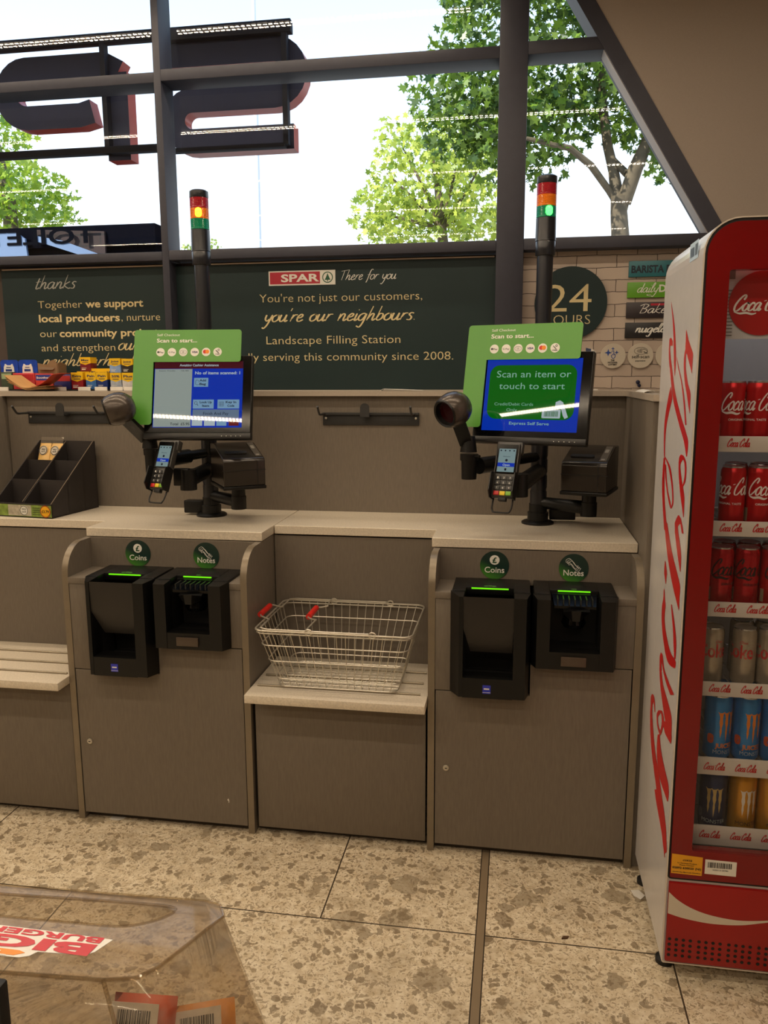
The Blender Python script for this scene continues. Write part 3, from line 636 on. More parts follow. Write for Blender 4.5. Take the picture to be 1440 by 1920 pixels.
def monitor(o, ps, th, screen, label, pole):
    r = V((math.cos(ps), -math.sin(ps), 0)); bk = V((math.sin(ps), math.cos(ps), 0)); u = bk*math.sin(th)+V((0, 0, 1))*math.cos(th); n_ = r.cross(u).normalized()   # n_ faces the customer
    o = V(o); f = basis(o, r, u, n_); t = thing('touch_monitor', label, 'monitor', o)
    MM = Matrix(((r.x, u.x, n_.x, o.x), (r.y, u.y, n_.y, o.y), (r.z, u.z, n_.z, o.z), (0, 0, 0, 1)))
    b = B(); b.box(-.183, .183, -.152, .136, -.034, -.003, M=MM, bev=.004); b.box(-.183, .183, -.152, -.132, -.034, .0005, M=MM, bev=.003); b.box(-.12, .12, -.10, .09, -.06, -.03, M=MM, bev=.01); b.done('housing', mat('monitor_housing', (22, 21, 21), .4) if 'monitor_housing' not in bpy.data.materials else bpy.data.materials['monitor_housing'], t)
    b = B(); b.prism(rrect(-.180, .180, -.131, .133, .003), lambda a, c, w_: f(a, c, -.004+w_), .0035); b.done('glass_front', BLKG, t)
    b = B()
    for k in range(5): b.flat(circ(.085+.016*k, -.143, .0013, 8), lambda a, c, w_: f(a, c, .001))
    b.done('control_marks', INKW, t)
    ctr = o-n_*.06; b = B(); b.cyl(ctr-u*.02, V((pole[0], pole[1], 1.40)), .022, .022, 16); b.box(-.04, .04, -.06, .02, -.075, -.055, M=MM, bev=.004); b.done('mount', BLK, t)
    b = B(); b.flat([(-.152, -.114), (.152, -.114), (.152, .114), (-.152, .114)], lambda a, c, w_: f(a, c, .0004)); s = b.done('screen', S_BLUE, t, keep=True)
    g = lambda a, c, e: f(a, c, .0008+e)
    def rectm(nm, x0, x1, z0, z1, m, e=0.0, rr=.0):
        b = B(); b.flat(rrect(x0, x1, z0, z1, rr, 5) if rr else [(x0, z0), (x1, z0), (x1, z1), (x0, z1)], lambda a, c, w_: g(a, c, e)); return b.done(nm, m, s, keep=True)
    if screen == 'start':
        rectm('start_button', -.140, .138, -.077, .094, S_GREEN, 0, .03)
        b = B(); text(b, 'Scan an item or', g, -.117, .120, .055, .022); text(b, 'touch to start', g, -.106, .104, .018, .021)
        text(b, 'Credit/Debit Cards', g, -.116, .010, -.034, .0095); text(b, 'Only', g, -.075, -.040, -.052, .0095); text(b, 'Express Self Serve', g, -.062, .065, -.094, .0095, .01); b.done('display_text', S_MINT, s)
        b = B(); b.flat(rrect(.040, .098, -.072, -.045, .003, 3), lambda a, c, w_: g(a, c, .0004)); b.flat([(.080, -.022), (.093, -.016), (.103, -.022), (.122, -.068), (.112, -.073), (.106, -.064), (.098, -.040), (.080, -.040)], lambda a, c, w_: g(a, c, .0003)); b.done('scan_icon', S_WHITE, s)
        b = B(); barcode(b, g, .047, .091, -.067, -.050); b.done('barcode_icon', S_GREEN, s)
    else:
        rectm('header_bar', -.152, .152, .089, .114, S_MAR); rectm('receipt_panel', -.150, -.022, -.112, .088, S_PALE)
        b = B(); text(b, 'Awaiting Cashier Assistance', g, -.066, .068, .097, .0085, .02); text(b, 'No of items scanned: 1', g, -.012, .142, .069, .0105, .025); b.done('display_text', S_WHITE, s)
        for x0, x1, z0, z1, ls in ((-.015, .034, .026, .057, ('Add', 'Bag')), (-.016, .055, -.049, -.018, ('Look Up', 'Item')), (.068, .142, -.049, -.018, ('Key In', 'Code'))):
            bt = rectm('display_button', x0, x1, z0, z1, S_BTN)
            b = B(); xc = x0+.62*(x1-x0)
            for k, l_ in enumerate(ls): hw = .0037*len(l_)*(.8 if len(ls[0]) > 4 else 1); text(b, l_, g, xc-hw, xc+hw, z1-.0125-.0125*k, .0075, .025, e=.0008)
            if ls[1] == 'Bag': b.tube([g(*p, .0008) for p in rrect(x0+.006, x0+.017, z0+.007, z1-.008, .003, 3)], .0006, 4, True)
            elif ls[1] == 'Item': b.tube([g(*p, .0008) for p in circ(x0+.010, z0+.019, .005, 14)], .0007, 4, True); b.tube([g(x0+.0135, z0+.0155, .0008), g(x0+.018, z0+.010, .0008)], .0009, 4)
            else:
                for q in range(4): b.tube([g(x0+.006+.005*q, z0+.008, .0008), g(x0+.006+.005*q, z1-.008, .0008)], .0005, 4); b.tube([g(x0+.006, z0+.008+.005*q, .0008), g(x0+.021, z0+.008+.005*q, .0008)], .0005, 4)
            b.done('button_text', S_INK, s)
        rectm('pay_button', -.016, .142, -.082, -.052, S_GREY)
        b = B(); text(b, 'Finish And Pay', g, .020, .106, -.071, .0105); b.done('button_text', S_INK, s)
        for x0, x1, m in ((-.018, .018, S_WHITE), (.024, .061, S_WHITE), (.066, .100, S_BTN), (.108, .142, S_RED)): rectm('small_button', x0, x1, -.108, -.084, m)
        b = B(); text(b, 'Total  \u00a35.95', g, -.092, -.026, -.106, .009, .01); text(b, 'Item Code     16:40', g, -.135, -.035, .080, .004); b.done('receipt_text', S_INK, s)
    # L-shaped instruction panel hung over the top and left edges
    sg = thing('instruction_panel', 'green L-shaped Self Checkout panel round the ' + ('blue and green start screen on the right' if screen == 'start' else 'assistance screen on the left'), 'sign', o+n_*.01)
    h = lambda a, c, e: f(a, c, .010+e)
    P = rrect(-.223, .145, .110, .222, .010, 6)
    out = [p for p in P[:14]] + [(-.223, 0)]
    low = rrect(-.223, -.154, -.106, .10, .010, 6); pts = P[0:7]+P[7:14]+low[14:21]+low[21:28]+[(-.154, .110)]+P[21:28]
    b = B(); b.prism(pts, lambda a, c, w_: h(a, c, -.004+w_), .004); pn = b.done('panel', GRN, sg)
    b = B(); b.box(-.21, -.16, .02, .06, -.03, .007, M=MM); b.box(-.12, .10, .125, .14, -.03, .007, M=MM); b.done('bracket', BLK, sg)
    b = B(); text(b, 'Self Checkout', h, -.144, -.066, .200, .0085); text(b, 'Scan to start...', h, -.145, -.006, .178, .0135, .02); b.done('lettering', INKW, pn)
    for k in range(6):
        cx_ = -.131+.0392*k; cz_ = .144; b = B(); b.flat(circ(cx_, cz_, .0145, 28), lambda a, c, w_: h(a, c, .0005)); d = b.done('payment_mark', INKW, pn)
        h2 = lambda a, c, e: h(a, c, .0008+e); b = B()
        if k == 0: b.flat(circ(cx_-.0075, cz_, .0035, 14), lambda a, c, w_: h2(a, c, 0)); text(b, 'Pay', h2, cx_-.003, cx_+.011, cz_-.003, .0055, .01, e=0); m = INKB
        elif k == 1: text(b, 'G Pay', h2, cx_-.011, cx_+.011, cz_-.003, .0055, .01, e=0); m = INKB
        elif k == 2:
            b.tube([h2(*p, 0) for p in [(cx_+.011*math.cos(a), cz_+.007*math.sin(a)) for a in [2*PI*q/20 for q in range(20)]]], .0004, 4, True)
            for q in range(3): b.tube([h2(cx_-.004+.0025*q+.0015*math.cos(a), cz_+.004*math.sin(a), 0) for a in (-1, -.5, 0, .5, 1)], .0004, 4)
            m = INKB
        elif k == 3: text(b, 'VISA', h2, cx_-.0105, cx_+.0105, cz_-.0032, .0065, .04, .2, e=0); m = mat('visa_ink', (34, 32, 92), .5) if 'visa_ink' not in bpy.data.materials else bpy.data.materials['visa_ink']
        elif k == 4:
            m = [bpy.data.materials.get('mc_red') or mat('mc_red', (206, 40, 28), .5), bpy.data.materials.get('mc_orange') or mat('mc_orange', (236, 140, 30), .5)]
            b.flat(circ(cx_-.004, cz_+.001, .0068, 20), lambda a, c, w_: h2(a, c, 0), 0); b.flat(circ(cx_+.004, cz_+.001, .0068, 20), lambda a, c, w_: h2(a, c, .0003), 1)
        else: b.tube([h2(cx_-.006, cz_+.006, 0), h2(cx_+.004, cz_-.004, 0)], .0012, 4); b.tube([h2(*p, 0) for p in circ(cx_+.004, cz_+.007, .003, 12)], .0007, 4, True); text(b, 'CASH', h2, cx_-.008, cx_+.008, cz_-.0095, .004, .03, e=0); m = INKB
        b.done('mark_print', m, d)

def scanner(c, ax, post, label):
    t = thing('barcode_scanner', label, 'scanner', c); a = V(ax).normalized(); c = V(c)
    body = bpy.data.materials.get('scanner_shell') or mat('scanner_shell', (74, 66, 60), .25, metal=.35)
    b = B(); b.lathe([(.037, .042), (.043, .041), (.048, .034), (.0525, .018), (.054, .0), (.051, -.018), (.043, -.034), (.030, -.046), (.015, -.052), (.0, -.053)], c, a, 36, caps=False); b.done('head', body, t)
    b = B(); b.lathe([(.0445, .042), (.041, .046), (.036, .043), (.034, .026)], c, a, 36, caps=False); b.done('rim', BLK, t)
    rg = bpy.data.materials.get('scan_window') or mat('scan_window', (44, 6, 10), .08)
    b = B(); b.lathe([(.0, .027), (.0345, .027)], c, a, 36, caps=False); b.done('scan_window', rg, t)
    b = B(); b.lathe([(.024, -.02), (.027, -.01), (.027, .01), (.022, .016)], c+a.cross(V((0, 0, 1))).normalized()*.0 + V((0.028, .014, 0)), (1, .4, 0), 28); b.done('side_cap', BLKM, t)
    p = V(post); b = B(); q = c+V((.008, .006, -.03))
    for s_ in (-.013, .013): b.add([q+V((-.02, s_, 0)), q+V((.022, s_, .004)), p+V((.012, s_, .0)), p+V((-.026, s_, -.012)), q+V((-.02, s_+.004, 0)), q+V((.022, s_+.004, .004)), p+V((.012, s_+.004, 0)), p+V((-.026, s_+.004, -.012))], [[0, 1, 2, 3], [7, 6, 5, 4], [0, 4, 5, 1], [1, 5, 6, 2], [2, 6, 7, 3], [3, 7, 4, 0]])
    b.cyl(p+V((0, 0, -.03)), p+V((0, 0, .02)), .027, .02, 18); b.done('neck', BLK, t)
def card_reader(c, ps, th, label, hw=.036):
    """c: centre of the front; tilted back by th"""
    r = V((math.cos(ps), -math.sin(ps), 0)); bk = V((math.sin(ps), math.cos(ps), 0)); u = bk*math.sin(th)+V((0, 0, 1))*math.cos(th); n_ = r.cross(u).normalized(); c = V(c)
    MM = Matrix(((r.x, u.x, n_.x, c.x), (r.y, u.y, n_.y, c.y), (r.z, u.z, n_.z, c.z), (0, 0, 0, 1))); f = basis(c, r, u, n_)
    t = thing('card_reader', label, 'card reader', c)
    b = B(); b.box(-hw, hw, -.085, .085, -.026, 0, M=MM, bev=.006); b.box(-hw-.004, hw+.004, .055, .092, -.036, -.012, M=MM, bev=.004); b.done('body', bpy.data.materials.get('reader_grey') or mat('reader_grey', (52, 50, 48), .3), t)
    b = B(); b.prism(rrect(-hw+.004, hw-.004, -.012, .080, .004, 4), lambda a, d, w_: f(a, d, w_), .0006); b.done('glass', BLKG, t)
    b = B(); b.flat([(-hw+.010, -.006), (hw-.010, -.006), (hw-.010, .066), (-hw+.010, .066)], lambda a, d, w_: f(a, d, .0010)); s = b.done('screen', bpy.data.materials.get('reader_screen') or SCR('reader_screen', (150, 176, 176), .5), t, keep=True)
    b = B(); b.flat([(-hw+.010, .010), (hw-.010, .010), (hw-.010, .022), (-hw+.010, .022)], lambda a, d, w_: f(a, d, .0014)); b.done('display_bar', S_BLUE, s, keep=True)
    b = B()
    for k in range(4): b.flat(circ(-hw+.016+k*(2*hw-.032)/3, .060, .0024, 10), lambda a, d, w_: f(a, d, .0014))
    text(b, 'Welcome', f, -.012, .010, .040, .0035, e=.0014); b.flat(circ(0, .030, .004, 12), lambda a, d, w_: f(a, d, .0014)); b.box(-.003, .003, -.002, .005, .0010, .0015, M=MM); b.done('display_text', S_INK, s)
    b = B(); text(b, 'Open', f, -.010, .012, .0125, .0065, .02, e=.0018); b.done('bar_text', S_WHITE, s)
    kw = (2*hw-.016)/3
    for rI in range(4):
        for q in range(3):
            x0 = -hw+.008+q*kw; z0 = -.078+rI*.0155
            km = (('key_red', (190, 36, 34)), ('key_yellow', (226, 196, 34)), ('key_green', (120, 176, 50)))[q] if rI == 0 else ('key_black', (30, 30, 30))
            b = B(); b.box(x0+.001, x0+kw-.001, z0, z0+.0125, -.001, .003, M=MM, bev=.0012); k_ = b.done('key', bpy.data.materials.get(km[0]) or mat(*km, .35), t)
            if rI == 0: k_['label'] = km[0].split('_')[1]+' key'
            elif rI: b = B(); text(b, '%d' % ((3-rI)*3+q+1), f, x0+kw/2-.002, x0+kw/2+.002, z0+.004, .006, e=.0034); b.done('key_number', INKW, k_)
    b = B()
    for s_ in (-1, 1):
        x0 = s_*(hw+.001); b = B()
        b.add([f(x0, -.088, -.02), f(x0, -.012, -.02), f(x0*1.0, -.006, .002), f(x0*1.02, -.012, .022), f(x0*1.02, -.07, .026), f(x0, -.088, .008), f(x0-s_*.003, -.088, -.02), f(x0-s_*.003, -.012, -.02), f(x0-s_*.003, -.006, .002), f(x0*1.02-s_*.003, -.012, .022), f(x0*1.02-s_*.003, -.07, .026), f(x0-s_*.003, -.088, .008)],
              [[0, 1, 2, 3, 4, 5], [11, 10, 9, 8, 7, 6]]+[[i, 6+i, 6+(i+1) % 6, (i+1) % 6] for i in range(6)]); b.done('keypad_shield', BLK, t)
    b = B(); b.tube([f(*p) for p in catmull([(-.030, -.08, -.018), (-.030, -.112, -.012), (-.026, -.124, -.010), (-.020, -.128, -.010), (.020, -.128, -.010), (.026, -.124, -.010), (.030, -.112, -.012), (.030, -.08, -.018)], 4)], .0026, 8); b.done('wire_loop', BLK, t)
    b = B(); b.box(-.012, .012, -.094, -.082, -.018, -.002, M=MM, bev=.002); b.done('card_slot', BLKM, t)
def printer(c, ps, label):
    """c: middle of the underside"""
    r = V((math.cos(ps), -math.sin(ps), 0)); bk = V((math.sin(ps), math.cos(ps), 0)); c = V(c)
    MM = Matrix(((r.x, bk.x, 0, c.x), (r.y, bk.y, 0, c.y), (0, 0, 1, c.z), (0, 0, 0, 1))); f = lambda a, d, e: MM @ V((a, d, e)); t = thing('receipt_printer', label, 'printer', c)
    g = bpy.data.materials.get('printer_shell') or mat('printer_shell', (38, 33, 29), .2, var=.05, spec=.6)
    prof = [(-.095, .012), (-.095, .098), (-.088, .108), (.04, .150), (.095, .150), (.095, .012)]
    b = B(); b.prism(prof, lambda u, v, w_: f(-.0735+w_, u, v), .147); o = b.done('case', g, t); md = o.modifiers.new('edge', 'BEVEL'); md.width = .004; md.segments = 3; md.limit_method = 'ANGLE'
    b = B(); b.box(-.076, .076, -.098, .098, 0, .012, M=MM, bev=.003); b.done('base_tray', BLK, t)
    b = B(); b.box(-.0745, .0745, -.0962, -.09, .066, .068, M=MM); b.box(.044, .046, -.0964, -.09, .012, .1, M=MM); b.done('panel_seam', BLKM, t)
    q = V((0, .128, .042)).normalized(); sl_ = lambda a, d, e: f(a, -.088+d*q.y, .108+d*q.z+e)
    b = B(); b.prism(rrect(-.055, .022, .035, .055, .008, 5), lambda u, v, w_: sl_(u, v, .001+w_), .003); b.done('paper_slot', BLKM, t)
    b = B(); b.prism([(.044, .01), (.066, .01), (.066, .13), (.044, .13)], lambda u, v, w_: sl_(u, v, .0005+w_), .002); bt = b.done('button_strip', bpy.data.materials.get('strip_grey') or mat('strip_grey', (86, 80, 72), .3), t)
    b = B(); b.prism(rrect(.048, .060, .075, .10, .002, 3), lambda u, v, w_: sl_(u, v, .0026+w_), .001); b.prism(rrect(.048, .060, .015, .024, .002, 3), lambda u, v, w_: sl_(u, v, .0026+w_), .001); b.done('button', STEEL, bt)
    b = B(); b.cyl(c+V((0, 0, -.004)), c+V((0, 0, .001)), .03, .03, 20); b.done('mounting_disc', BLK, t)

LP = (-1.117, 2.805); RP = (.078, 2.809); D = math.radians
checkout_stand(*LP, 1, -.075, (-1.243, 2.60, 1.305), (-1.145, 2.53, 1.165), (-.972, 2.70, 1.112), 'black checkout stand with its amber beacon lit, on the left worktop')
monitor((-1.067, 2.60, 1.441), D(-6.44), D(15.6), 'assist', 'black touch monitor showing Awaiting Cashier Assistance', LP)
scanner((-1.293, 2.48, 1.398), (-.86, -.42, -.26), (-1.249, 2.60, 1.288), 'dark domed barcode scanner left of the assistance screen, facing left')
card_reader((-1.158, 2.49, 1.213), D(14), D(24), 'card reader hanging below the assistance monitor on the left stand', .034)
printer((-.972, 2.70, 1.116), D(-34), 'black receipt printer beside the left checkout pole')
checkout_stand(*RP, 2, .085, (-.148, 2.55, 1.305), (-.035, 2.46, 1.175), (.242, 2.72, 1.112), 'black checkout stand with its green beacon lit, on the right worktop')
monitor((.040, 2.552, 1.440), D(18.3), D(13.1), 'start', 'black touch monitor showing Scan an item or touch to start', RP)
scanner((-.190, 2.45, 1.40), (-.60, -.72, -.30), (-.150, 2.54, 1.292), 'dark domed barcode scanner left of the start screen, red window showing')
card_reader((-.032, 2.405, 1.222), D(16), D(22), 'card reader hanging below the start-screen monitor on the right stand', .036)
printer((.242, 2.72, 1.116), D(17), 'black receipt printer in the right corner of the counter, by the wing panel')

# ================================================================ wire shopping basket
def basket():
    cx, cy, z0, h = -.543, 2.458, .5235, .2035; TL, TW, BL, BW = .494, .352, .386, .226
    t = thing('shopping_basket', 'empty chromed wire shopping basket with two red handle grips', 'basket', (cx, cy, z0))
    def loop(s, r=.03, dz=0):
        l = BL+(TL-BL)*s; w_ = BW+(TW-BW)*s
        return [(x, y, z0+.003+(h-.003)*s+dz) for x, y in rrect(cx-l/2, cx+l/2, cy-w_/2, cy+w_/2, r, 6)]
    b = B(); b.tube(loop(1), .0032, 8, True); b.tube(loop(.955), .0025, 8, True); b.done('rim', STEEL, t)
    b = B()
    for s in (.74, .46, .14): b.tube(loop(s), .0021, 6, True)
    b.tube(loop(0), .0026, 6, True)
    for k in range(1, 17):
        q = k/17; xb = cx-BL/2+BL*q; xt = cx-TL/2+TL*q
        b.tube([(xt, cy-TW/2, z0+h), (xb, cy-BW/2, z0+.003), (xb, cy+BW/2, z0+.003), (xt, cy+TW/2, z0+h)], .0014, 6)
    for k in range(1, 10):
        q = k/10; yb = cy-BW/2+BW*q; yt = cy-TW/2+TW*q
        b.tube([(cx-TL/2, yt, z0+h), (cx-BL/2, yb, z0+.0045), (cx+BL/2, yb, z0+.0045), (cx+TL/2, yt, z0+h)], .0014 if k % 3 else .002, 6)
    b.done('wire_body', STEEL, t)
    zt = z0+h
    for hx, gx, long_ in ((cx+.115, cx-.264, True), (cx-.083, cx-.103, False)):
        b = B(); yf, yb = cy-TW/2, cy+TW/2; gz = zt+.012
        if long_:
            half = [(hx, yf, zt+.005), (gx+.06, yf, zt+.005), (gx+.038, yf+.012, zt+.006), (gx+.036, yf+.105, zt+.004), (gx+.006, yf+.112, gz), (gx, yf+.13, gz)]
        else:
            half = [(hx, yf, zt+.004), (hx+.004, yf+.06, zt+.006), (hx+.012, yf+.098, zt+.012), (hx-.006, yf+.108, zt+.010), (gx, yf+.118, gz), (gx, yf+.13, gz)]
        pts = half+[(x, 2*cy-y, z) for x, y, z in half[::-1]]
        b.tube(pts, .0026, 8)
        for y in (yf, yb): b.tube([(hx+.012+.010*math.cos(a), y, zt+.001+.009*math.sin(a)) for a in [2*PI*q/12 for q in range(12)]], .003, 6, True)
        hd = b.done('handle', STEEL, t)
        b = B(); b.cyl((gx, cy-.05, gz), (gx, cy+.05, gz), .0095, .0095, 16); b.done('grip', RGRIP, hd)
basket()

# ================================================================ compartment display with snack pouches
t = thing('compartment_display', 'dark card display with six compartments and a price card, on the left worktop', 'display box', (-1.667, 2.647, .9905))
BOXM = mat('dark_card', (44, 39, 38), .6, var=.06); BOXE = mat('card_edge', (120, 104, 86), .7)
YA = D(7); bx = V((math.cos(YA), -math.sin(YA), 0)); by = V((math.sin(YA), math.cos(YA), 0)); O = V((-1.667, 2.647, .9905))
f = lambda a, d, e: O+bx*a+by*d+V((0, 0, e))
W_, DP = .252, .275
def zt(d): return .052+(.262-.052)*min(1, d/(DP-.008))
side = [(0, 0), (0, .052), (DP-.008, .262), (DP, .262), (DP, 0)]
for a, nm in ((-.004, 'side_wall'), (-W_/2-.001, 'divider'), (-W_, 'side_wall')):
    b = B(); b.prism(side if nm != 'divider' else [(.01, .004), (.01, .058), (DP-.01, .259), (DP-.01, .004)], lambda u, v, w_: f(a+w_, u, v), .004 if nm != 'divider' else .0025); b.done(nm, BOXM, t)
for d, z in ((.0, .052), (.095, .128), (.19, .192), (DP-.004, .262)):
    b = B(); b.prism([(-W_, 0), (0, 0), (0, z), (-W_, z)], lambda u, v, w_: f(u, d+w_, v), .004); b.done('cross_wall', BOXM, t)
b = B(); b.prism([(-W_, .0), (0, .0), (0, DP), (-W_, DP)], lambda u, v, w_: f(u, v, w_), .004); b.done('base', BOXM, t)
b = B(); b.tube([f(-.002, 0, .0528), f(-.002, DP-.008, .2628), f(-.002, DP, .2628)], .0016, 4); b.tube([f(-W_/2, .0, .058), f(-W_/2, DP-.01, .2605)], .0011, 4); b.done('raw_edge', BOXE, t)
b = B(); b.prism([(-W_, .004), (-.001, .004), (-.001, .047), (-W_, .047)], lambda u, v, w_: f(u, -.0005-w_, v), .001); cdp = b.done('price_card', mat('leafy_print', (122, 146, 62), .45, var=.35, scale=60), t)
fc = lambda u, v, e: f(u, -.0016-e, v)
b = B(); b.flat([(-.19, .006), (-.088, .006), (-.088, .046), (-.19, .046)], lambda u, v, w_: fc(u, v, .0003)); b.done('card_panel', mat('pale_print', (176, 168, 150), .45, var=.25, scale=80), cdp)
b = B(); b.flat(circ(-.120, .026, .0185, 24), lambda u, v, w_: fc(u, v, .0006)); b.done('card_badge', INKW, cdp)
b = B(); b.tube([fc(u, v, .0008) for u, v in circ(-.120, .026, .0165, 24)], .0011, 4, True); text(b, 'WILD', fc, -.130, -.110, .028, .006, .03, e=.0009); text(b, 'OATS', fc, -.130, -.110, .018, .006, .03, e=.0009)
for k in range(4): b.flat([(-.083, .012+.008*k), (-.050, .012+.008*k), (-.050, .014+.008*k), (-.083, .014+.008*k)], lambda u, v, w_: fc(u, v, .0005))
b.done('card_text', mat('card_dark_ink', (52, 60, 34), .5), cdp)
b = B(); b.flat([(.0235*math.cos(2*PI*i/40)*(1 if i % 2 else .93)-.0265, .0255+.0235*math.sin(2*PI*i/40)*(1 if i % 2 else .93)) for i in range(40)], lambda u, v, w_: fc(u, v, .0008)); bu = b.done('price_burst', mat('burst_rust', (160, 66, 16), .5), cdp)
b = B(); b.flat(circ(-.0265, .0255, .019, 28), lambda u, v, w_: fc(u, v, .0010)); b.done('price_disc', mat('burst_yellow', (238, 176, 22), .5), cdp)
b = B(); text(b, '\u00a33.79', fc, -.0425, -.0105, .0205, .0105, .025, e=.0013); b.done('price_text', INKB, cdp)
KRAFT = mat('kraft_gold_pouch', (226, 184, 112), .35, var=.12, scale=25)
def pouch(a0, lab):
    p = thing('snack_pouch', lab, 'pouch', f(a0, .255, .2), 'gold pouches in the compartment display')
    q = V((0, .36, 1)).normalized()
    g = lambda u, v, e: f(a0+u, .203+v*q.y, .116+v*q.z)+(by*-q.z+V((0, 0, q.y)))*e
    b = B(); N = 8; vs = []; fs = []
    for sgn in (1, -1):
        for i in range(N+1):
            for j in range(N+1):
                u, v = i/N, j/N; vs.append(g(-.026+.052*u, .145*v, sgn*.009*math.sin(PI*u)**.6*math.sin(PI*min(v*1.02, 1))**.5))
    for s_ in range(2):
        for i in range(N):
            for j in range(N): k = s_*(N+1)**2+i*(N+1)+j; fs.append([k, k+N+1, k+N+2, k+1])
    b.add(vs, fs, 0, True); b.done('bag', KRAFT, p)
    b = B(); b.prism(rrect(-.026, .026, .145, .170, .003, 4), lambda u, v, w_: g(u, v, w_), .001); b.done('clear_header', CLEAR, p)
    b = B(); b.flat(circ(0, .113, .019, 26), lambda u, v, w_: g(u, v, .0098)); lb = b.done('label_disc', mat('pouch_label', (206, 196, 180), .5) if 'pouch_label' not in bpy.data.materials else bpy.data.materials['pouch_label'], p)
    b = B(); b.tube([g(u, v, .0102) for u, v in circ(0, .113, .0165, 24)], .0012, 4, True); text(b, 'WILD', g, -.009, .009, .114, .006, .03, e=.0102); text(b, 'OATS', g, -.009, .009, .105, .006, .03, e=.0102); b.done('label_print', INKB, lb)
pouch(-.208, 'left gold pouch with round label in the back compartment of the dark display')
pouch(-.155, 'right gold pouch with round label in the back compartment of the dark display')
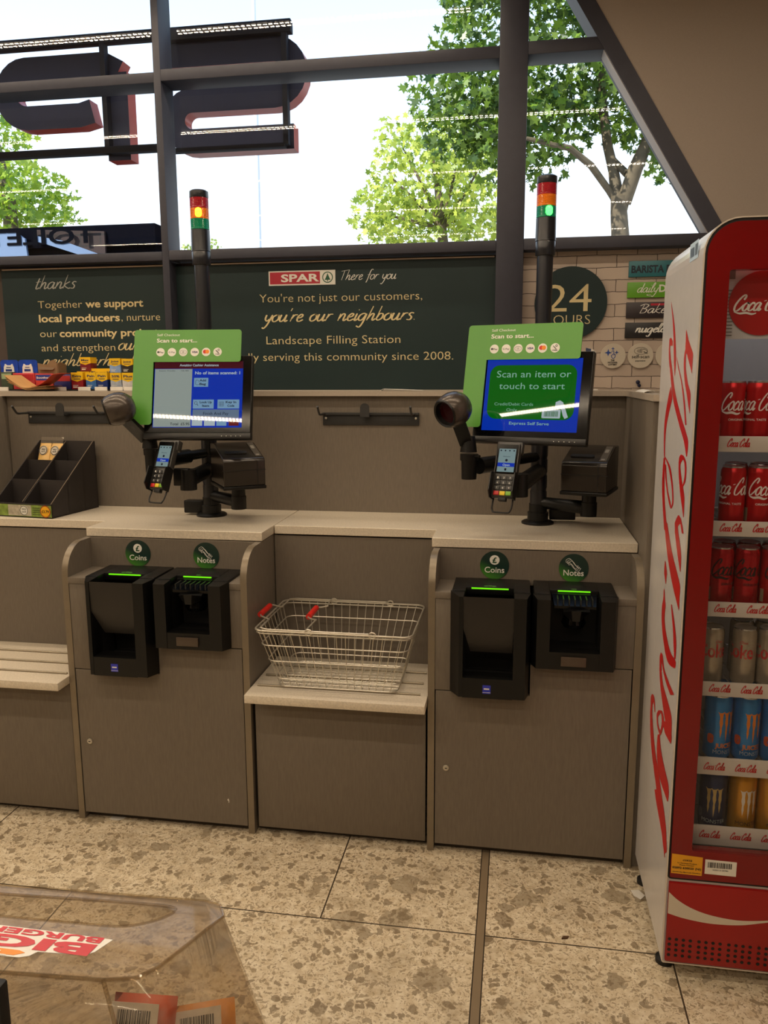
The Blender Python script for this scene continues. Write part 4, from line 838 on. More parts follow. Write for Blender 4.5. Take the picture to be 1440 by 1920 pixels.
DECAL = [[(2.242,1.687,2.239,1.687),(2.226,1.663,2.214,1.662),(2.208,1.64,2.189,1.639),(2.185,1.6,2.158,1.598),(2.168,1.559,2.138,1.559),(2.155,1.528,2.13,1.527),(2.139,1.497,2.134,1.497)],[(2.223,1.595,2.217,1.594),(2.232,1.592,2.205,1.591),(2.237,1.585,2.19,1.583),(2.237,1.575,2.188,1.573)],[(2.237,1.591,2.219,1.591),(2.237,1.575,2.22,1.574),(2.236,1.561,2.216,1.561),(2.225,1.534,2.195,1.534),(2.201,1.507,2.168,1.507),(2.169,1.467,2.13,1.467),(2.126,1.428,2.078,1.43),(2.066,1.392,2.014,1.394),(2.027,1.371,1.974,1.375),(1.977,1.345,1.929,1.348),(1.941,1.313,1.933,1.314)],[(2.125,1.543,2.121,1.543),(2.098,1.517,2.088,1.517),(2.049,1.481,2.036,1.481),(2.006,1.432,1.989,1.433),(1.975,1.384,1.959,1.385)],[(2.027,1.604,2.023,1.604),(2.023,1.58,1.988,1.578),(2.021,1.558,1.947,1.555),(2.001,1.547,1.933,1.546),(1.974,1.53,1.932,1.529),(1.934,1.503,1.932,1.503)],[(2.023,1.558,2.008,1.557),(2.031,1.543,2.009,1.543),(2.028,1.516,2.004,1.516),(2.006,1.482,1.972,1.482),(1.979,1.458,1.935,1.458),(1.955,1.434,1.932,1.435),(1.932,1.413,1.929,1.413)],[(2.183,1.469,2.18,1.469),(2.2,1.453,2.159,1.454),(2.211,1.436,2.154,1.438),(2.228,1.411,2.177,1.413),(2.244,1.368,2.21,1.37),(2.239,1.326,2.216,1.328),(2.224,1.285,2.209,1.287)],[(2.228,1.282,2.203,1.284),(2.232,1.244,2.202,1.248),(2.227,1.203,2.192,1.208),(2.206,1.16,2.171,1.165),(2.163,1.098,2.123,1.105)],[(2.222,1.287,2.212,1.288),(2.185,1.277,2.166,1.279),(2.149,1.263,2.123,1.266),(2.106,1.233,2.086,1.236),(2.081,1.201,2.065,1.204),(2.079,1.18,2.061,1.183),(2.093,1.166,2.08,1.169)],[(2.205,1.266,2.188,1.268),(2.187,1.232,2.167,1.234),(2.154,1.2,2.135,1.202),(2.121,1.178,2.098,1.181),(2.093,1.166,2.08,1.169)],[(2.003,1.312,1.991,1.313),(2.02,1.303,1.965,1.308),(2.023,1.286,2.001,1.288),(2.01,1.254,1.979,1.258),(1.98,1.216,1.937,1.223),(1.957,1.195,1.93,1.199),(1.934,1.172,1.928,1.173)],[(1.992,1.31,1.967,1.312),(1.958,1.297,1.937,1.299),(1.946,1.274,1.928,1.276),(1.953,1.253,1.934,1.255),(1.971,1.238,1.958,1.24)],[(1.994,1.166,1.982,1.168),(2.023,1.146,1.952,1.159),(2.024,1.133,1.989,1.139),(2.021,1.116,1.99,1.122)],[(1.98,1.162,1.96,1.165),(1.96,1.149,1.94,1.153),(1.938,1.132,1.919,1.136)],[(2.164,1.117,2.126,1.124),(2.132,1.077,2.079,1.088),(2.093,1.04,2.025,1.056),(2.045,1.007,1.96,1.028),(2.007,0.986,1.923,1.008),(1.964,0.967,1.922,0.979),(1.922,0.95,1.918,0.951)],[(2.029,1.142,1.995,1.148),(2.017,1.118,1.978,1.126),(1.997,1.096,1.953,1.105),(1.968,1.069,1.93,1.077),(1.932,1.041,1.928,1.042)],[(1.953,1.155,1.946,1.157),(1.935,1.134,1.927,1.136)],[(2.128,1.023,2.121,1.024),(2.13,0.991,2.091,1.0),(2.121,0.984,2.093,0.991),(2.101,0.968,2.096,0.969)],[(2.12,0.949,2.113,0.951),(2.123,0.918,2.095,0.926),(2.133,0.899,2.086,0.912),(2.128,0.865,2.088,0.877),(2.102,0.831,2.054,0.847),(2.057,0.8,1.99,0.823),(2.022,0.789,1.927,0.824),(1.984,0.79,1.92,0.813),(1.934,0.802,1.926,0.805)],[(2.017,0.937,2.007,0.94),(1.999,0.914,1.978,0.92),(1.975,0.886,1.948,0.894),(1.959,0.856,1.927,0.867),(1.94,0.823,1.925,0.829)],[(2.116,0.777,2.104,0.781),(2.125,0.764,2.083,0.779),(2.124,0.752,2.094,0.763),(2.115,0.722,2.087,0.733),(2.093,0.693,2.051,0.709),(2.052,0.662,1.978,0.693),(2.015,0.64,1.932,0.677),(1.97,0.619,1.921,0.642),(1.926,0.612,1.92,0.615)],[(2.101,0.77,2.082,0.777),(2.073,0.747,2.053,0.755),(2.021,0.73,1.985,0.745),(1.96,0.723,1.916,0.741)],[(2.21,0.623,2.197,0.629),(2.223,0.608,2.171,0.629),(2.219,0.587,2.19,0.599),(2.218,0.556,2.185,0.571),(2.199,0.514,2.155,0.534),(2.165,0.474,2.113,0.499),(2.111,0.44,2.052,0.471),(2.044,0.402,1.987,0.434),(1.981,0.366,1.926,0.398),(1.929,0.335,1.899,0.354),(1.916,0.325,1.895,0.341)],[(2.198,0.621,2.172,0.631),(2.174,0.611,2.156,0.618),(2.154,0.594,2.147,0.597)],[(2.102,0.622,2.061,0.639),(2.119,0.607,2.072,0.627),(2.121,0.594,2.102,0.602),(2.107,0.576,2.086,0.585),(2.073,0.57,2.048,0.581)],[(2.084,0.63,2.056,0.641),(2.057,0.627,2.03,0.639),(2.048,0.607,2.023,0.618),(2.063,0.581,2.036,0.594),(2.074,0.565,2.051,0.576)],[(2.035,0.622,2.013,0.632),(2.0,0.606,1.925,0.64),(1.926,0.612,1.918,0.616)],[(2.093,0.558,2.065,0.571),(2.095,0.528,2.048,0.55),(2.085,0.498,2.017,0.532),(2.05,0.472,1.963,0.517),(2.005,0.462,1.922,0.506),(1.956,0.462,1.911,0.487),(1.922,0.461,1.914,0.466)],[(2.094,0.4,2.048,0.425),(2.061,0.383,2.008,0.413),(2.023,0.37,1.969,0.401),(1.986,0.357,1.938,0.386),(1.959,0.346,1.915,0.373),(1.945,0.335,1.916,0.353),(1.929,0.324,1.915,0.333),(1.916,0.314,1.913,0.316)]]

# ================================================================ goods along the left ledge (top of ledge z = 1.4455)
ZL = 1.4457
t = thing('medicine_rack', 'low black rack holding the yellow medicine boxes on the left ledge', 'rack', (-1.65, 3.06, ZL))
b = B(); b.box(-1.79, -1.46, 3.02, 3.15, ZL, ZL+.006); b.box(-2.14, -1.79, 3.058, 3.15, ZL, ZL+.006); b.box(-2.10, -1.46, 3.14, 3.15, ZL, ZL+.05); b.done('tray', BLKM, t)
for i, x in enumerate((-2.10, -1.845, -1.742, -1.670, -1.603, -1.547)):
    wd = .05 if i < 2 else .052
    b = B(); b.box(x, x+wd, 3.012, 3.016, ZL+.001, ZL+.016); b.done('price_tag', PAPER, t)
YEL = mat('box_yellow', (236, 190, 24), .35, var=.04)
def medbox(x0, x1, z0, z1, yf, lower, head, label, dp=.05, word='Pain', white=False):
    o = thing('medicine_box', label, 'box', ((x0+x1)/2, yf+dp/2, z0), 'medicine boxes on the left ledge')
    lm_ = bpy.data.materials.get('box_'+lower[0]) or mat('box_'+lower[0], lower[1], .35, var=.18, scale=60)
    b = B(); b.box(x0, x1, yf, yf+dp, z0, z1, bev=.0008); b.done('carton', lm_, o)
    h = z1-z0; fz = front(yf, .0003); b = B(); zs = z1-h*.42; xm = (x0+x1)/2
    b.prism([(x0-.0003, z1+.0003), (x0-.0003, zs), (xm, zs-h*.13), (x1+.0003, zs), (x1+.0003, z1+.0003)], lambda u, v, w_: (u, yf-.0005+w_, v), .0004)
    b.box(x1, x1+.0004, yf, yf+dp, zs, z1+.0003); b.box(x0-.0004, x0, yf, yf+dp, zs, z1+.0003); b.box(x0-.0004, x1+.0004, yf-.0004, yf+dp, z1, z1+.0005); b.done('yellow_band', YEL, o)
    b = B(); text(b, word, fz, x0+.006, x1-.006, z1-h*.27, h*.14, .03, e=.0006); b.box(x0+.010, x1-.010, yf-.0009, yf-.0005, z1-h*.40, z1-h*.36); b.done('print', mat('box_ink', (32, 44, 84), .5) if 'box_ink' not in bpy.data.materials else bpy.data.materials['box_ink'], o)
    b = B(); b.box(x0+.006, xm, yf-.0006, yf-.0002, z0+h*.10, z0+h*.16); b.box(x0+.006, xm+.004, yf-.0006, yf-.0002, z0+h*.22, z0+h*.25); b.done('small_print', INKW, o)
R_, B_, N_, K_, W2 = ('red', (150, 24, 36)), ('blue', (60, 110, 176)), ('navy', (24, 50, 118)), ('charcoal', (44, 40, 40)), ('silver', (168, 178, 196))
zt_ = ZL+.0062
medbox(-1.779, -1.729, zt_, zt_+.066, 3.03, R_, 0, 'yellow and red medicine box, lower left of the yellow boxes', word='Extra')
medbox(-1.716, -1.672, zt_, zt_+.066, 3.03, B_, 0, 'yellow and light blue medicine box beside the red one, bottom row', word='Pain')
medbox(-1.670, -1.624, zt_, zt_+.066, 3.031, N_, 0, 'yellow and navy medicine box beside the light blue one, bottom row', word='Pain')
medbox(-1.610, -1.564, zt_, zt_+.064, 3.03, W2, 0, 'yellow and silver medicine box, bottom row under the pale blue one', word='50%')
medbox(-1.560, -1.510, zt_, zt_+.064, 3.031, ('white', (206, 204, 206)), 0, 'yellow and white medicine box, bottom row nearest the left checkout', word='Plus')
medbox(-1.610, -1.564, zt_+.065, zt_+.121, 3.03, ('pale_blue', (136, 166, 214)), 0, 'yellow and pale blue medicine box stacked on the silver one', word='Joint')
medbox(-1.558, -1.512, zt_+.065, zt_+.119, 3.031, K_, 0, 'yellow and charcoal medicine box stacked on the white one', word='Joint')
medbox(-1.728, -1.612, zt_, zt_+.082, 3.088, ('amber', (214, 160, 20)), 0, 'wide yellow medicine box standing behind the bottom row', .045, word='Family')
medbox(-1.786, -1.732, zt_, zt_+.071, 3.088, ('rust', (130, 34, 32)), 0, 'dark red medicine box standing behind the lower left box', .045, word='Max')
medbox(-1.768, -1.722, zt_+.072, zt_+.128, 3.085, ('wine', (112, 22, 40)), 0, 'yellow and wine red medicine box on top of the dark red one', .05, word='Max')
# toothbrush blister packs
def blister(x0, x1, z1, yf, label):
    o = thing('blister_pack', label, 'blister pack', ((x0+x1)/2, yf, ZL), 'blue blister packs on the left ledge')
    b = B(); b.prism(rrect(x0, x1, zt_, z1, .012, 5), front(yf+.004), .003); b.done('backing_card', mat('blister_blue', (24, 66, 176), .25, var=.25, scale=30) if 'blister_blue' not in bpy.data.materials else bpy.data.materials['blister_blue'], o)
    xm = (x0+x1)/2; b = B(); b.prism([(xm-.022, z1-.03), (xm-.016, z1-.016), (xm-.008, z1-.022), (xm+.008, z1-.022), (xm+.016, z1-.016), (xm+.022, z1-.03), (xm+.024, z1-.065), (xm-.024, z1-.065)], front(yf), .004); b.done('white_panel', INKW, o)
    b = B(); b.box(xm-.014, xm+.014, yf-.0048, yf-.004, z1-.047, z1-.038); b.box(xm-.01, xm+.01, yf-.0048, yf-.004, z1-.032, z1-.029); b.done('print', N_B, o)
N_B = mat('print_navy', (26, 52, 130), .5)
blister(-2.135, -2.055, 1.572, 3.097, 'blue blister pack with white panel, left of its twin on the left ledge')
blister(-2.052, -1.968, 1.572, 3.097, 'blue blister pack with white panel, beside the torn cardboard carton')
def packet(x0, x1, z1, yf, c, label, dp=.03, stripe=None):
    o = thing('packet', label, 'packet', ((x0+x1)/2, yf+dp/2, ZL), 'small packets on the left ledge')
    b = B(); b.box(x0, x1, yf, yf+dp, zt_, z1, bev=.001); b.done('carton', mat('packet_colour', c, .4, var=.2, scale=60), o)
    if stripe:
        b = B(); b.box(x0+.003, x1-.003, yf-.0006, yf-.0002, z1-.028, z1-.006); s = b.done('band', mat('packet_band', stripe[0], .4), o)
        if stripe[1]: b = B(); text(b, stripe[1], front(yf-.0006), x0+.006, x1-.006, z1-.021, .008, .02); b.done('print', INKW, s)
packet(-2.112, -2.062, 1.522, 3.062, (60, 74, 56), 'dark green striped packet at the left end of the left ledge', stripe=((150, 170, 130), None))
packet(-2.058, -1.962, 1.518, 3.062, (196, 60, 66), 'pink and red packet behind the brown envelopes', stripe=((170, 26, 40), None))
packet(-1.958, -1.880, 1.516, 3.062, (190, 60, 60), 'red packet with a blue band in front of the torn carton', stripe=((40, 60, 150), 'Soothers'))
packet(-1.876, -1.80, 1.512, 3.062, (40, 44, 110), 'dark blue and red packet left of the yellow boxes', stripe=((168, 40, 40), None))
# torn carton
CARD = mat('corrugated_board', (136, 108, 78), .75, var=.10, scale=40)
o = thing('cardboard_carton', 'torn brown cardboard carton standing on the left ledge', 'carton', (-1.885, 3.11, ZL))
b = B(); yf = 3.07
b.prism([(-1.945, zt_), (-1.862, zt_), (-1.862, 1.556), (-1.875, 1.571), (-1.893, 1.566), (-1.905, 1.552), (-1.925, 1.553), (-1.948, 1.558)], front(yf+.003), .003)
b.prism([(yf+.003, zt_), (3.135, zt_), (3.135, 1.552), (3.09, 1.563), (yf+.003, 1.556)], lambda u, v, w_: (-1.862+w_, u, v), .003)
b.prism([(-1.945, zt_), (-1.862, zt_), (-1.862, 1.545), (-1.945, 1.545)], front(3.138), .003); b.done('carton_wall', CARD, o)
b = B(); b.add([(-1.944, yf-.0004, 1.543), (-1.872, yf-.0004, 1.538), (-1.876, yf-.012, 1.530), (-1.938, yf-.014, 1.531)], [[0, 1, 2, 3]]); b.done('torn_flap', mat('torn_board', (108, 84, 62), .8), o)
# brown envelopes, curled
def sheet(x0, x1, y0, y1, prof, name, m, label, cat, thick=.0012, two=None):
    b = B(); N = len(prof); vs = []
    for (s_, z) in prof:
        for y in (y0, y1): vs += [(x0+(x1-x0)*s_, y, z), (x0+(x1-x0)*s_, y, z+thick)]
    fs = []
    for i in range(N-1):
        a, c = 4*i, 4*i+4
        fs += [[a, a+2, c+2, c], [a+1, c+1, c+3, a+3], [a, c, c+1, a+1], [a+2, a+3, c+3, c+2]]
    fs += [[0, 1, 3, 2], [4*N-4, 4*N-2, 4*N-1, 4*N-3]]
    b.add(vs, fs); return tag(b.done(name, m, None, ((x0+x1)/2, (y0+y1)/2, prof[len(prof)//2][1])), label, cat)
KR = mat('manila_paper', (206, 158, 100), .7, var=.05, scale=20); KR2 = mat('brown_paper', (150, 112, 74), .7, var=.05, scale=20); PRN = mat('printed_flyer', (176, 66, 40), .5, var=.5, scale=14)
for k in range(4):
    pr = catmull([(0, 1.508-.009*k), (.18, 1.486-.006*k), (.40, 1.462-.003*k), (.55, 1.4585-.0026*k), (.75, 1.462-.003*k), (1, 1.466-.004*k)], 4)
    sheet(-2.012+.006*k, -1.835+.004*k, 2.935-.002*k, 3.052, pr, 'envelope', (KR, KR2, KR, KR2)[k], ['topmost curled manila envelope of the pile on the left ledge', 'brown envelope just under the topmost manila one', 'manila envelope third from the top of the pile', 'bottom brown envelope of the pile on the left ledge'][k], 'envelope')
pr = catmull([(0, 1.4475), (.2, 1.452), (.45, 1.472), (.62, 1.492), (.8, 1.498), (1, 1.499)], 4)
sheet(-1.90, -1.755, 2.94, 3.025, [(s_, z+.016) for s_, z in pr], 'flyer', PRN, 'curled red and yellow printed flyer over the envelopes', 'flyer')
o = sheet(-.50, -.345, 2.94, 2.99, [(0, ZL+.0005), (.06, 1.4515), (.5, 1.450), (1, ZL+.001)], 'paper_sheet', PAPER, 'folded white paper lying on the ledge right of centre', 'paper')
o = sheet(.378, .41, 2.56, 2.74, [(0, ZL+.0005), (.3, 1.451), (.7, 1.453), (1, 1.450)], 'paper_slip', PAPER, 'white paper slip on the wing of the ledge beside the cooler', 'paper')
# leaflet stand right of the start screen
o = thing('leaflet_stand', 'small white leaflet stand on the ledge right of the start screen', 'leaflet stand', (.262, 3.05, ZL))
b = B(); b.box(.238, .252, 3.02, 3.10, ZL, 1.525, bev=.001); b.box(.238, .285, 3.02, 3.10, ZL, ZL+.004); b.done('stand', WHTM, o)
for k in range(3):
    b = B(); b.prism([(.240+.010*k, 1.517), (.255+.010*k, 1.517), (.259+.010*k, 1.594-.004*k), (.240+.010*k, 1.598)], front(3.06+.012*k), .002)
    tag(b.done('leaflet', (mat('leaflet_navy', (58, 70, 104), .5, var=.3, scale=40), PAPER, mat('leaflet_grey', (190, 184, 176), .5, var=.2, scale=40))[k]), ('dark blue leaflet in front in the white leaflet stand', 'white leaflet in the middle of the white leaflet stand', 'grey leaflet at the back of the white leaflet stand')[k], 'leaflet')
b = B(); b.lathe([(.0, 0), (.006, .001), (.008, .005), (.005, .010), (.0, .012)], (.447, 3.197, 1.472), (0, -1, .2), 12); b.lathe([(0, 0), (.006, .002), (.006, .008), (0, .010)], (.451, 3.195, 1.462), (.2, -1, -.3), 12)
tag(b.done('putty_blob', mat('blue_putty', (22, 26, 60), .6)), 'small dark blue putty blob on the brick panel low beside the cooler', 'putty')

# ================================================================ posters, brick panel, signs
PY = 3.2; f = front(PY-.0035)
o = thing('poster', 'dark green thanks poster about local producers, left of the slim mullion', 'poster', (-1.78, PY, 1.446))
b = B(); b.box(-2.165, -1.409, PY-.003, PY+.002, 1.446, 1.942); bd = b.done('board', POST, o)
b = B()
text(b, 'Together', f, -2.006, -1.805, 1.787, .031, -.008); text(b, 'we support', f, -1.790, -1.533, 1.787, .031, .022)
text(b, 'local producers', f, -2.006, -1.640, 1.730, .031, .022); text(b, ', nurture', f, -1.633, -1.462, 1.730, .031, -.008)
text(b, 'our', f, -2.006, -1.928, 1.668, .031, -.008); text(b, 'community projects', f, -1.916, -1.452, 1.668, .031, .022)
text(b, 'and strengthen', f, -2.004, -1.668, 1.609, .031, -.008); b.done('lettering', GOLD, bd)
b = B(); script(b, 'thanks', f, -2.012, -1.823, 1.866, .027, .16); b.done('script_lettering', mat('silver_ink', (164, 164, 158), .5), bd)
b = B(); script(b, 'our', f, -1.655, -1.560, 1.612, .027, .17); script(b, 'neighbourhoods', f, -2.006, -1.56, 1.548, .026, .17); b.done('script_lettering', GOLD, bd)
o = thing('poster', 'dark green filling station poster with red badge, between the two mullions', 'poster', (-.73, PY, 1.446))
b = B(); b.box(-1.39, -.09, PY-.003, PY+.002, 1.446, 1.942); bd = b.done('board', POST, o)
b = B(); text(b, "You're not just our customers,", f, -1.034, -.376, 1.793, .033, -.008); text(b, 'Landscape Filling Station', f, -1.010, -.462, 1.628, .033, -.008); text(b, 'Proudly serving this community since 2008.', f, -1.211, -.253, 1.562, .033, -.008); b.done('lettering', GOLD, bd)
b = B(); script(b, "you're our neighbours.", f, -1.030, -.405, 1.717, .027, .19); b.done('script_lettering', GOLD, bd)
b = B(); script(b, 'There for you', f, -.697, -.478, 1.873, .019, .14); b.done('script_lettering', INKW, bd)
LG = mat('logo_red', (176, 30, 52), .4)
b = B(); b.box(-.993, -.721, PY-.0045, PY-.003, 1.857, 1.913); lb = b.done('logo_badge', INKW, bd)
f2 = front(PY-.0047); b = B(); b.flat([(-.988, 1.862), (-.783, 1.862), (-.783, 1.908), (-.988, 1.908)], lambda u, v, w_: f2(u, v, .0002)); b.done('logo_field', LG, lb)
b = B(); text(b, 'SPAR', f2, -.942, -.786, 1.871, .029, .03, e=.0006); b.done('lettering', INKW, lb)
b = B(); b.ring(circ(-.752, 1.885, .0215, 28), circ(-.752, 1.885, .018, 28), lambda u, v, w_: f2(u, v, .0002+w_), .0003)
for k in range(3): b.flat([(-.752-.007-.0028*k, 1.878-.0045*k+.006), (-.752+.007+.0028*k, 1.878-.0045*k+.006), (-.752, 1.901-.006*k)], lambda u, v, w_: f2(u, v, .0004+.0001*k))
b.box(-.7535, -.7505, PY-.0053, PY-.0049, 1.869, 1.877); b.done('tree_emblem', mat('logo_green', (20, 84, 56), .4), lb)

# printed brick panel right of the wide mullion
bm_ = mat('printed_brick', (176, 158, 142), .6); n = bm_.node_tree.nodes; L = bm_.node_tree.links
tcx = n.new('ShaderNodeTexCoord'); mpx = n.new('ShaderNodeMapping'); mpx.inputs['Rotation'].default_value = (PI/2, 0, 0); L.new(tcx.outputs['Object'], mpx.inputs[0])
br = n.new('ShaderNodeTexBrick'); br.inputs['Scale'].default_value = 1; br.inputs['Brick Width'].default_value = .145; br.inputs['Row Height'].default_value = .0445; br.inputs['Mortar Size'].default_value = .0016; br.inputs['Mortar Smooth'].default_value = .3
br.inputs['Color1'].default_value = (*lin((196, 180, 166)), 1); br.inputs['Color2'].default_value = (*lin((178, 162, 149)), 1); br.inputs['Mortar'].default_value = (*lin((84, 72, 66)), 1)
nzx = n.new('ShaderNodeTexNoise'); nzx.inputs['Scale'].default_value = 22; nzx.inputs['Detail'].default_value = 6; L.new(tcx.outputs['Object'], nzx.inputs[0])
dv = n.new('ShaderNodeVectorMath'); dv.operation = 'SCALE'; dv.inputs[3].default_value = .008; L.new(nzx.outputs[1], dv.inputs[0])
av = n.new('ShaderNodeVectorMath'); av.operation = 'ADD'; L.new(mpx.outputs[0], av.inputs[0]); L.new(dv.outputs[0], av.inputs[1]); L.new(av.outputs[0], br.inputs['Vector'])
L.new(br.outputs[0], n['Principled BSDF'].inputs['Base Color'])
b = B(); b.box(.006, 1.0, PY-.003, PY+.002, 1.446, 1.957); tag(b.done('brick_panel', bm_, None, (.5, PY, 1.446)), 'whitewashed brick print panel under the right window', 'panel')
SY = PY-.004
o = thing('disc_sign', 'large round dark green 24 HOURS sign on the brick panel', 'sign', (.188, SY, 1.768))
b = B(); b.prism(circ(.188, 1.768, .134, 64), front(SY), .01); bd = b.done('board', POST, o); f = front(SY-.0102)
b = B(); text(b, '24', f, .098, .264, 1.737, .104, -.004); text(b, 'HOURS', f, .088, .262, 1.690, .036, -.012); b.done('lettering', GOLD, bd)
def plate(z0, z1, x0, c, label):
    o = thing('plate_sign', label, 'sign', (x0+.1, SY, z0), 'brand plates on the brick panel')
    b = B(); b.box(x0, x0+.20, SY-.008, SY, z0, z1, bev=.001); return b.done('board', mat('plate_colour', c, .45, var=.03), o)
f = front(SY-.0082)
p = plate(1.858, 1.915, .395, (38, 108, 118), 'teal BARISTA plate, topmost on the brick panel'); b = B(); text(b, 'BARISTA BAR', f, .404, .585, 1.873, .026, .035); b.done('lettering', mat('navy_ink', (14, 30, 44), .5), p)
p = plate(1.783, 1.839, .393, (96, 160, 34), 'bright green plate with white script, second from the top'); b = B(); script(b, 'daily', f, .428, .505, 1.802, .0165, .16); script(b, 'c', f, .462, .482, 1.794, -.006, .2); text(b, 'DELI', f, .506, .575, 1.803, .026, .03); b.done('lettering', INKW, p)
p = plate(1.710, 1.767, .392, (44, 36, 40), 'dark plum bakery plate with script lettering, third from the top'); b = B(); script(b, 'Baker', f, .440, .555, 1.727, .0165, .15); b.done('lettering', INKW, p)
b = B(); b.box(.479, .54, SY-.0088, SY-.008, 1.754, 1.7615); b.done('small_badge', LG, p)
p = plate(1.636, 1.693, .391, (24, 22, 24), 'black plate with white script, lowest of the brand plates'); b = B(); script(b, 'nugelato', f, .427, .575, 1.657, .016, .28, .2, .6); b.done('lettering', INKW, p)
def disc(x, label):
    o = thing('disc_sign', label, 'sign', (x, SY, 1.571), 'small round service signs'); b = B(); b.prism(circ(x, 1.571, .0465, 48), front(SY), .008); b.prism(circ(x, 1.571, .045, 48), front(SY-.008), .0004)
    return b.done('board', mat('disc_white', (196, 186, 170), .5, var=.02) if 'disc_white' not in bpy.data.materials else bpy.data.materials['disc_white'], o)
f = front(SY-.0086); LB = mat('lottery_blue', (34, 70, 150), .5)
p = disc(.351, 'round white lottery sign with blue stars, left of the self-scan sign'); b = B()
def star(cx_, cz_, r): b.flat([(cx_, cz_+r), (cx_+r*.25, cz_+r*.25), (cx_+r, cz_), (cx_+r*.25, cz_-r*.25), (cx_, cz_-r), (cx_-r*.25, cz_-r*.25), (cx_-r, cz_), (cx_-r*.25, cz_+r*.25)], lambda u, v, w_: f(u, v, .0004))
star(.333, 1.583, .014); star(.350, 1.598, .007); star(.364, 1.584, .008)
b.tube([f(u, v, .0004) for u, v in catmull([(.345, 1.587), (.352, 1.590), (.353, 1.580), (.345, 1.572), (.350, 1.562), (.358, 1.566), (.358, 1.578), (.353, 1.574)], 4)], .0012, 4); b.done('emblem', LB, p)
b = B(); text(b, 'THE', f, .343, .357, 1.552, .006, .04); text(b, 'NATIONAL', f, .333, .369, 1.544, .006, .04); text(b, 'LOTTERY', f, .335, .367, 1.536, .006, .04); b.done('lettering', INKB, p)
p = disc(.4515, 'round white self-scan payment sign with contactless hand'); b = B()
b.tube([f(.4515+.024*math.cos(a), 1.589+.013*math.sin(a), .0004) for a in [2*PI*q/32 for q in range(32)]], .0006, 4, True)
for q in range(4): b.tube([f(.438+.0045*q+.003*math.cos(a), 1.589+(.004+.0018*q)*math.sin(a), .0004) for a in (-1.1, -.5, 0, .5, 1.1)], .0009, 4)
b.tube([f(u, v, .0004) for u, v in catmull([(.457, 1.594), (.466, 1.595), (.476, 1.586), (.472, 1.583), (.462, 1.586), (.468, 1.581), (.478, 1.578)], 4)], .0007, 4)
text(b, 'self-scan', f, .420, .483, 1.562, .0125, .01); text(b, 'payment', f, .433, .470, 1.550, .006, .01); b.done('lettering', INKB, p)
disc(.552, 'round white sign mostly hidden behind the drinks cooler')

# ================================================================ drinks cooler
CX, CW, YF, YBK = .388, .99, 1.887, 2.345
t = thing('drinks_cooler', 'tall red and white drinks cooler with cola lettering at the right edge', 'cooler', (.69, 2.1, 0))
out = rrect(CX, CW, .045, 1.832, .01, 8, (.075, .075, .006, .006)); inn = rrect(.425, .955, .30, 1.765, .01, 8)
b = B(); b.ring(out, inn, lambda u, v, w_: (u, YF+.004+w_, v), YBK-YF-.004); cab = b.done('cabinet', WHT, t)
for pl in cab.data.polygons: pl.use_smooth = False
b = B(); b.ring(rrect(CX, CW, .045, 1.832, .01, 8, (.075, .075, .006, .006)), rrect(CX+.003, CW-.003, .048, 1.829, .01, 8, (.072, .072, .005, .005)), lambda u, v, w_: (u, YF-.001+w_, v), .006); b.done('front_trim', mat('pale_trim', (214, 204, 192), .3), t)
b = B(); b.box(.42, .96, YBK-.02, YBK, .28, 1.78); b.box(.425, .955, YF+.03, YBK-.02, .296, .31); b.done('liner', mat('cooler_liner', (176, 178, 182), .4), t)
b = B(); b.ring(rrect(CX+.003, CW-.003, .275, 1.829, .01, 8, (.072, .072, .01, .01)), rrect(CX+.008, CW-.008, .282, 1.822, .01, 8, (.066, .066, .01, .01)), lambda u, v, w_: (u, YF+.002+w_, v), .02); b.done('gasket', BLKM, t)
b = B(); b.ring(rrect(CX+.008, CW-.008, .282, 1.822, .01, 8, (.066, .066, .004, .004)), rrect(.4435, .937, .357, 1.7225, .006, 8), lambda u, v, w_: (u, YF-.003+w_, v), .028); door = b.done('door', RED, t); door['label'] = 'red door frame'
b = B(); b.flat([(.4435, .357), (.937, .357), (.937, 1.7225), (.4435, 1.7225)], front(YF+.004)); b.done('glass', DGLASS, door)
f = front(YF-.0032)
b = B(); b.prism([(.398, .294), (.470, .293), (.470, .342), (.398, .346)], front(YF-.003), .0004); s = b.done('yellow_sticker', mat('sticker_yellow', (226, 158, 24), .45), door)
b = B(); text(b, '02892 620020 (NI)', f, .4005, .4675, .3075, .0055, .03); text(b, 'To Purchase Product', f, .411, .457, .3215, .003, .02); text(b, 'Please Contact', f, .417, .451, .3165, .003, .02); text(b, 'Quote the Barcode Number', f, .401, .467, .2975, .003, .02)
script(b, 'coca', f, .424, .446, .329, .004, .2); b.done('lettering', INKB, s)
b = B(); b.prism([(.476, .300), (.5485, .299), (.5485, .337), (.476, .338)], front(YF-.003), .0004); s = b.done('barcode_sticker', PAPER, door)
b = B(); barcode(b, f, .482, .538, .3175, .332); text(b, '5000112 60780', f, .494, .530, .3105, .0035, .01); b.done('barcode', INKB, s)
